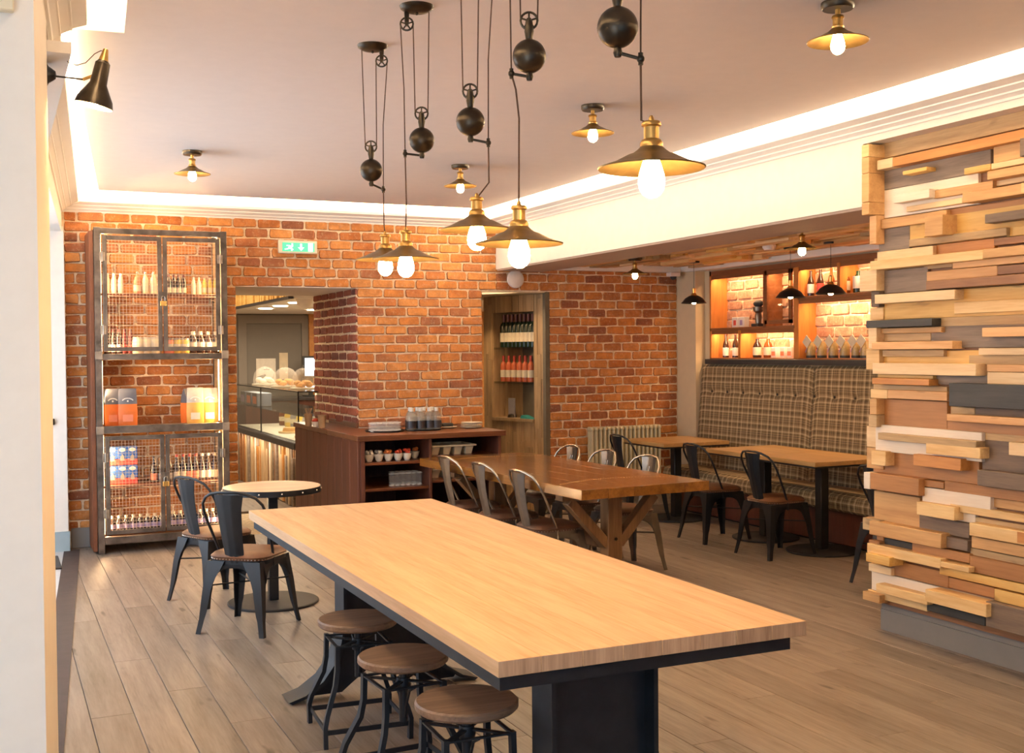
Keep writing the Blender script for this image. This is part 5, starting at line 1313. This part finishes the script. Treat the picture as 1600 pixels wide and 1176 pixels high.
for i in range(4):
    o = MB().lathe([(.0001, 0), (.05, 0), (.10, .010), (.098, .013), (.05, .004), (.0001, .004)], 28).build('dinner_plate', 'white_gloss', loc=(xon(736+i*.4, 9.55), 9.55, sz+i*.0135))
    tag(o, 'cream plate in the stack at the right end of the sideboard, '+['bottom', 'second up', 'third up', 'top'][i], 'plate', 'plates at the right end of the sideboard')
for i, (px, yy_, kd) in enumerate(((482, 10.6, 'cup'), (493, 10.45, 'red'), (503, 10.30, 'cup'))):
    if kd == 'cup':
        t = thing('paper_cup', 'brown paper cup on the sideboard by the doorway, '+('holding wooden stirrers' if i == 0 else 'nearest to the front'), 'cup', (at(px, 660, Y=yy_).x, yy_, sz))
        MB().lathe([(.0001, 0), (.030, 0), (.040, .115), (.042, .118), (.038, .116), (.0001, .11)], 18).build('cup_body', 'paper_kraft', t)
        MB().lathe([(.0308, .012), (.0312, .03)], 18, cap=False).build('cup_band', 'paper_white', t)
        if i == 0:
            b = MB()
            for q_ in range(12): a = q_*.9; b.tube([(.01*math.cos(a), .01*math.sin(a), .09), (.034*math.cos(a), .034*math.sin(a), .17)], .0025, 5)
            o = b.build('stirrers', 'paper_kraft', t); o['kind'] = 'stuff'
    else:
        t = thing('sugar_bowl', 'white bowl of red sachets between the two paper cups', 'bowl', (at(px, 660, Y=yy_).x, yy_, sz))
        MB().lathe([(.0001, 0), (.022, 0), (.040, .05), (.037, .05), (.0001, .03)], 18).build('bowl', 'white_gloss', t); MB().sphere((0, 0, .058), .036, 10, 6, (1, 1, .7)).build('sachets', 'foil_red', t)
# cups on the left shelf
for i, px in enumerate((563, 577, 592, 607, 622, 636, 648)):
    t = thing('treat_cup', 'white cup of wrapped treats on the upper left sideboard shelf, '+ordn(i, 7), 'cup', (at(px, 715, Y=9.22+(.12 if i == 6 else 0)).x, 9.22+(.12 if i == 6 else 0), zs1), 0, 'white cups of wrapped treats')
    MB().lathe([(.0001, 0), (.020, 0), (.030, .015), (.041, .05), (.043, .062), (.040, .062), (.0001, .05)], 18).build('cup_body', 'white_gloss', t)
    b = MB(); rr_ = random.Random(i)
    for q_ in range(7): b.sphere((rr_.uniform(-.022, .022), rr_.uniform(-.022, .022), .066+rr_.uniform(0, .022)), .019, 6, 4, (1, 1, .8))
    o = b.build('wrapped_treats', ('foil_red', 'foil_silver', 'foil_silver', 'foil_orange', 'foil_red', 'foil_red', 'foil_orange')[i], t); o['kind'] = 'stuff'
gl2 = glass_mesh('water_glass', .105, .024, .028)
for j, yy_ in enumerate((9.25, 9.33, 9.41)):
    for i in range(6):
        o = bpy.data.objects.new('water_glass', gl2); C.objects.link(o); o.location = (at(612+i*8.6+(3 if j == 1 else 0), 750, Y=yy_).x, yy_, zs2)
        tag(o, 'tall clear glass on the lower left sideboard shelf, '+['front', 'middle', 'back'][j]+' row, '+ordn(i, 6), 'glass', 'glasses on the lower left sideboard shelf')
# cutlery organisers on the right shelves
for z_, nm, a_, b_ in ((zr1, 'upper', 672, 745), (zr2, 'lower', 672, 745)):
    xa, xb = at(a_+3, 715, Y=9.2).x, at(b_, 715, Y=9.2).x
    t = thing('cutlery_organiser', 'cream plastic cutlery organiser on the '+nm+' right sideboard shelf', 'organiser', ((xa+xb)/2, 9.38, z_), 0, 'cream cutlery organisers')
    W_ = (xb-xa)/2; b = MB()
    for (p, q2, r_, s_) in ((-W_, W_, -.18, -.165), (-W_, W_, .165, .18), (-W_, -W_+.015, -.165, .165), (W_-.015, W_, -.165, .165)): b.bbox(p, q2, r_, s_, .072, .088, .003)
    b.build('rim', 'cream_plastic', t)
    for i in range(4):
        c = -W_+W_*(i+.5)/2; h = W_/4-.012
        MB().lathe([(h*1.0, .0), (h*1.35, .085), (h*1.28, .085), (h*.9, .006), (.0001, .006)], 4, M4=Matrix.Translation((c, 0, 0)) @ Matrix.Diagonal((1, .16/h/1.35*1.35, 1, 1)) @ Matrix.Rotation(R(45), 4, 'Z')).build('compartment', 'cream_plastic', t, smooth=0)

# ================================================================== WINE NICHE
A = Vector((4.95, 10.10, 0)); B = Vector((4.90, 11.45, 0))
# panel runs from the right front corner back to the left: as seen, its left edge lies deeper
pa = at(850, 600, Y=10.12); pb_ = at(757, 600, Y=11.0)
pa = Vector((pa.x, pa.y, 0)); pb_ = Vector((pb_.x, pb_.y, 0)); d = (pb_-pa); WL = d.length; d.normalize(); nrm = Vector((d.y, -d.x, 0))
if nrm.y > 0: nrm = -nrm
ang = math.atan2(d.y, d.x)
print('wine panel', pa, pb_, WL)
def wp(u, w_, z_): return pa+d*u+nrm*w_+Vector((0, 0, z_))      # u along from the right edge, w out of the panel
TM = Matrix((( d.x, nrm.x, 0, pa.x), (d.y, nrm.y, 0, pa.y), (0, 0, 1, 0), (0, 0, 0, 1)))
def u_px(px):   # where a pixel column hits the panel plane
    dd = CR*((px-800)/F)-CU*((560-588)/F)+CF
    t_ = (pa.dot(nrm))/(dd.x*nrm.x+dd.y*nrm.y); p = dd*t_; return (Vector((p.x, p.y, 0))-pa).dot(d), p
ur, pr = u_px(834); ul, pl_ = u_px(771)
def z_px(px, py):
    u, p = u_px(px); dd = CR*((px-800)/F)-CU*((py-588)/F)+CF; t_ = (pa.dot(nrm))/(dd.x*nrm.x+dd.y*nrm.y); return CAMH+dd.z*t_
zt_ = z_px(834, 486); zb_n = z_px(834, 655); zs_a = z_px(834, 542); zs_b = z_px(834, 597)
print('niche', ur, ul, zt_, zb_n, zs_a, zs_b)
wn = thing('wine_display_panel', 'timber clad panel with a recessed wine niche in the brick opening', 'shelves', (0, 0, 0))
rnd = random.Random(31)
u = 0.0
while u < WL-.005:
    w_ = rnd.uniform(.035, .065); u2 = min(u+w_, WL); cz_list = [0]
    zcut = 0.0; th_ = rnd.uniform(.0, .012)
    segs = [(0, 2.17)]
    if u2 > ur and u < ul: segs = [(0, zb_n), (zt_, 2.17)]
    for a, b_ in segs:
        zc = a
        while zc < b_-.02:
            L_ = rnd.uniform(.5, 1.1); ze = min(zc+L_, b_); MB().box(u+.001, u2-.001, -.02, th_+rnd.uniform(0, .006), zc, ze-.002, TM).build('slat', 'wine_panel', wn, smooth=0); zc = ze
    u = u2
dp = .16
rc = MB(); 
def quadbox(u0_, u1_, w0_, w1_, z0_, z1_, nm, mt_, par=wn): return MB().box(u0_, u1_, w0_, w1_, z0_, z1_, TM).build(nm, mt_, par, smooth=0)
quadbox(ur-.02, ur, -dp, 0.0, zb_n, zt_, 'niche_side', 'wine_panel'); quadbox(ul, ul+.02, -dp, 0.0, zb_n, zt_, 'niche_side', 'wine_panel')
quadbox(ur, ul, -dp-.02, -dp, zb_n, zt_, 'niche_back', 'wine_panel'); quadbox(ur, ul, -dp, 0, zt_, zt_+.02, 'niche_top', 'wine_panel')
quadbox(ur-.01, ul+.01, -dp, .03, zb_n-.03, zb_n, 'niche_sill', 'wine_panel')
quadbox(ur, ul, -dp, -.005, zs_a-.02, zs_a, 'shelf', 'pane'); quadbox(ur, ul, -dp, -.005, zs_b-.02, zs_b, 'shelf', 'pane')
struct(MB().box(4.985, 5.0, WY-.005, 11.56, 0, 2.18).build('wall_wine_recess', 'jamb_olive', smooth=0))
struct(MB().box(4.955, 5.0, WY-.012, WY+.05, 0, 2.18).build('trim_9', 'jamb_olive', smooth=0), 'dark olive jamb right of the wine niche')
struct(MB().box(4.26, 4.285, WY+.02, 11.56, 0, 2.18).build('trim_10', 'gunmetal', smooth=0))
struct(MB().box(4.27, 5.0, WY, 11.56, 2.172, 2.182).build('ceiling_wine_recess', 'plaster_cream', smooth=0))
def wine_row(n, u0_, u1_, z_, glass, lab, nm, g):
    for i in range(n):
        sc_w = 1.12 if n > 6 else .88
        u_ = u0_+(u1_-u0_)*i/(n-1); p = wp(u_, -.075, z_)
        bottle('wine_bottle', nm+', '+ordn(n-1-i, n), 'bottle', g, tuple(p), 'wine', glass, 'cap_wine' if glass != 'glass_rose' else 'cap_red', lab, (.05, .135), sc_w)
sw_ = ul-ur
area_light('wine_recess_light', (4.50, 10.45, 2.15), (R(-20), R(30), 0), .30, .7, 14, (1, .68, .38))
wine_row(9, ur+.03, ul-sw_*.14, zs_a, 'glass_green', 'label_cream', 'dark wine bottle on the top shelf of the wine niche', 'dark wine bottles in the niche')
wine_row(6, ur+sw_*.20, ul-sw_*.12, zs_b, 'glass_rose', 'label_cream', 'rose wine bottle on the middle shelf of the wine niche', 'rose wine bottles in the niche')
ub, _ = u_px(789); p = wp(ub, -.09, zb_n)
t = thing('card_stand', 'grey card stand on the bottom of the wine niche', 'card stand', tuple(p), ang); MB().bbox(-.05, .05, -.008, .008, 0, .20, .003).build('card', 'grey_card', t); MB().lathe([(.0001, 0), (.05, 0), (.04, .03), (.0001, .04)], 14).build('foot', 'bronze_black', t)
ub, _ = u_px(820); p = wp(ub, -.05, zb_n)
o = MB().prism([(-.09, .0), (-.03, .012), (.03, .03), (.07, .035), (.09, .0)], -.04, .04, 'y').build('folded_cloth', 'teal_cloth', loc=tuple(p), rot=(0, 0, ang)); tag(o, 'teal folded cloth on the bottom of the wine niche', 'cloth')

# ================================================================== DISPLAY COUNTER BEYOND THE DOORWAY
dc = thing('display_counter', 'glass topped food display counter clad in upright timber slats', 'counter', (0, 0, 0))
Xc, Xd, Yn, Yr = 2.82, 3.62, 11.42, 14.9; zl = .685; zt2 = 1.205
MB().box(Xc+.03, Xd, Yn, Yr, 0, .62).build('carcass', 'brown_wood', dc, smooth=0)
y = Yn; rnd = random.Random(8)
while y < Yr:
    w_ = rnd.uniform(.04, .085); th_ = rnd.choice([.0, .012, .025]); zc = .0
    MB().box(-th_, .035, -w_/2+.003, w_/2-.003, 0, .60-(rnd.random() < .25)*.1).build('timber_slat', rnd.choice(['slat_pale', 'slat_pale', 'white_wood', 'grey_wood', 'brown_wood', 'orange_wood', 'grey_brown_wood', 'slat_pale']), dc, loc=(Xc, y+w_/2, .01), smooth=0)
    y += w_
MB().bbox(Xc-.05, Xc+.05, Yn-.02, Yr, .61, zl, .012).build('ledge', 'ledge_dark', dc)
MB().box(Xc+.05, Xd, Yn, Yr, .62, zl-.01).build('display_deck', 'white_matte', dc, smooth=0)
MB().box(Xc, Xc+.006, Yn, Yr, zl, zt2-.004).build('glass_front', 'pane', dc, smooth=0)
MB().box(Xc, Xd-.1, Yn-.003, Yn+.003, zl, zt2-.004).build('glass_end', 'pane', dc, smooth=0)
MB().box(Xc, Xd-.1, Yn, Yr, zt2-.008, zt2).build('glass_top', 'glass_clear', dc, smooth=0)
MB().box(Xc+.04, Xd-.1, Yn+.01, Yr, .945, .953).build('glass_shelf', 'glass_clear', dc, smooth=0)
b = MB(); 
for yy_ in (Yn, 13.2): b.box(Xc-.004, Xc+.008, yy_-.008, yy_+.008, zl, zt2)
b.box(Xc-.003, Xc+.006, Yn, Yr, zt2-.008, zt2+.003); b.box(Xc, Xd-.1, Yn-.008, Yn, zt2-.008, zt2+.003)
b.build('frame', 'black_metal', dc, smooth=0)
area_light('counter_case_light', (3.1, 13.1, zt2-.02), (0, 0, 0), .3, 3.2, 16, (1, .84, .62))
area_light('counter_front_light', (Xc-.10, 13.1, .60), (0, R(-20), 0), .03, 3.3, 4, (1, .82, .58))
def onX(px, X_): return at(px, 600, X=X_)
for i, (px, r_) in enumerate(((414, .145), (446, .15), (474, .13))):
    p = onX(px, 3.10)
    t = thing('cake_dome', 'clear cake dome with pastries on the display counter, '+ordn(i, 3), 'cake dome', (p.x, p.y, zt2), 0, 'cake domes on the display counter')
    MB().lathe([(.0001, 0), (r_*1.1, 0), (r_*1.12, .012), (.0001, .012)], 24).build('base_plate', 'white_gloss', t)
    MB().lathe([(r_, .012), (r_, .09), (r_*.9, .15), (r_*.62, .20), (r_*.25, .225), (.0001, .23)], 24, cap=False).build('glass_dome', 'dome_glass', t)
    MB().sphere((0, 0, .245), .016, 10, 6).build('knob', 'glass_ware', t)
    b = MB()
    for q_ in range(6): a = q_*1.05; b.sphere((r_*.5*math.cos(a), r_*.5*math.sin(a), .045+.02*(q_ % 2)), .045, 8, 5, (1, 1, .7))
    o = b.build('pastries', 'pastry' if i else 'white_matte', t); o['kind'] = 'stuff'
rnd = random.Random(5)
for i in range(9):
    yy_ = 14.4-i*.3; c = rnd.choice(['juice_pale', 'carton_red', 'juice_yellow', 'label_lilac', 'glass_amber', 'grey_card'])
    bottle('jam_jar', 'jar standing inside the display counter, '+ordn(i, 9), 'jar', 'jars inside the display counter', (3.38, yy_, zl-.008), 'jar', c, 'weld_steel', 'label_cream', (.03, .06), 1.9)
for i in range(3):
    t = thing('snack_box', 'purple snack box on the glass shelf of the counter, '+ordn(i, 3), 'box', (2.98, 14.6-i*.36, .955), 0, 'snack boxes in the counter'); MB().bbox(-.09, .09, -.13, .13, 0, .16, .004).build('box', 'bag_grey', t); MB().box(-.092, -.09, -.1, .1, .03, .12).build('printed_panel', 'label_lilac' if i < 1 else 'label_pink', t, smooth=0)
for i, (yy_, r_) in enumerate(((12.2, .15), (13.0, .14))):
    t = thing('bread_board', 'round board of pastries inside the display counter, '+('right' if i == 0 else 'left'), 'board', (3.12, yy_, zl-.008), 0, 'boards inside the counter'); MB().lathe([(.0001, 0), (r_, 0), (r_, .02), (.0001, .02)], 22).build('board', 'pale_pine', t)
    MB().lathe([(.0001, .02), (r_*.7, .02), (r_*.6, .06), (.0001, .07)], 14).build('cake', 'pastry', t)

# ================================================================== WALL FITTINGS
p0, p1 = at(435, 374.5, Y=WY-.05), at(496, 397, Y=WY-.05)
es = thing('exit_sign', 'green and white illuminated exit sign on the brick wall over the doorway', 'exit sign', (p0.x, WY-.05, p1.z))
W_, H_ = p1.x-p0.x, p0.z-p1.z
MB().bbox(0, W_, -.0, .034, 0, H_, .006).build('case', 'white_gloss', es)
MB().box(W_*.10, W_*.92, -.004, .001, H_*.16, H_*.82).build('green_panel', 'exit_green', es, smooth=0)
def pic(nm, polys):
    b = MB()
    for pl2 in polys: b.prism([(W_*a, H_*c) for a, c in pl2], -.007, -.003, 'y')
    return b.build(nm, 'exit_white', es, smooth=0)
pic('door_symbol', [[(.76, .18), (.88, .18), (.88, .80), (.76, .80)]])
pic('arrow', [[(.55, .74), (.60, .74), (.60, .48), (.66, .48), (.575, .22), (.49, .48), (.55, .48)]])
pic('running_figure', [[(.33, .64), (.37, .64), (.37, .76), (.33, .76)], [(.24, .48), (.34, .62), (.38, .58), (.33, .42), (.38, .30), (.34, .20), (.31, .22), (.33, .30), (.26, .40)], [(.20, .62), (.30, .62), (.30, .56), (.20, .56)], [(.15, .34), (.26, .40), (.28, .34), (.16, .26)]])
p = at(806, 436, Y=WY-.03)
dsc = thing('round_sounder', 'round pinkish white disc high on the brick wall by the wine niche', 'sounder', (p.x, WY-.012, p.z))
MB().lathe([(.0001, -.03), (.07, -.03), (.086, -.02), (.088, 0), (.0001, 0)], 30, M4=Matrix.Rotation(R(-90), 4, 'X') @ Matrix.Diagonal((1, 1, -1, 1)) if False else Matrix.Rotation(R(-90), 4, 'X')).build('cover', 'smoke_white', dsc)
p = at(1052, 431, Y=9.90)
sc_ = thing('security_camera', 'small white dome camera under the alcove cornice by the pillar', 'camera', (p.x-.0, 9.90, 2.395))
MB().bbox(-.06, .06, -.045, .045, -.045, 0, .008).build('housing', 'smoke_white', sc_); MB().sphere((0, 0, -.048), .033, 12, 8).build('lens_dome', 'paper_black', sc_)
p = at(1202, 384, Z=2.43)
t = thing('smoke_detector', 'round white smoke detector on the alcove timber ceiling', 'detector', (p.x, p.y, 2.436)); MB().lathe([(.0001, -.04), (.04, -.04), (.055, -.018), (.055, .0), (.0001, 0)], 20).build('cover', 'smoke_white', t)
print('objects', len(C.objects), 'tris', sum(len(m.polygons) for m in bpy.data.meshes))
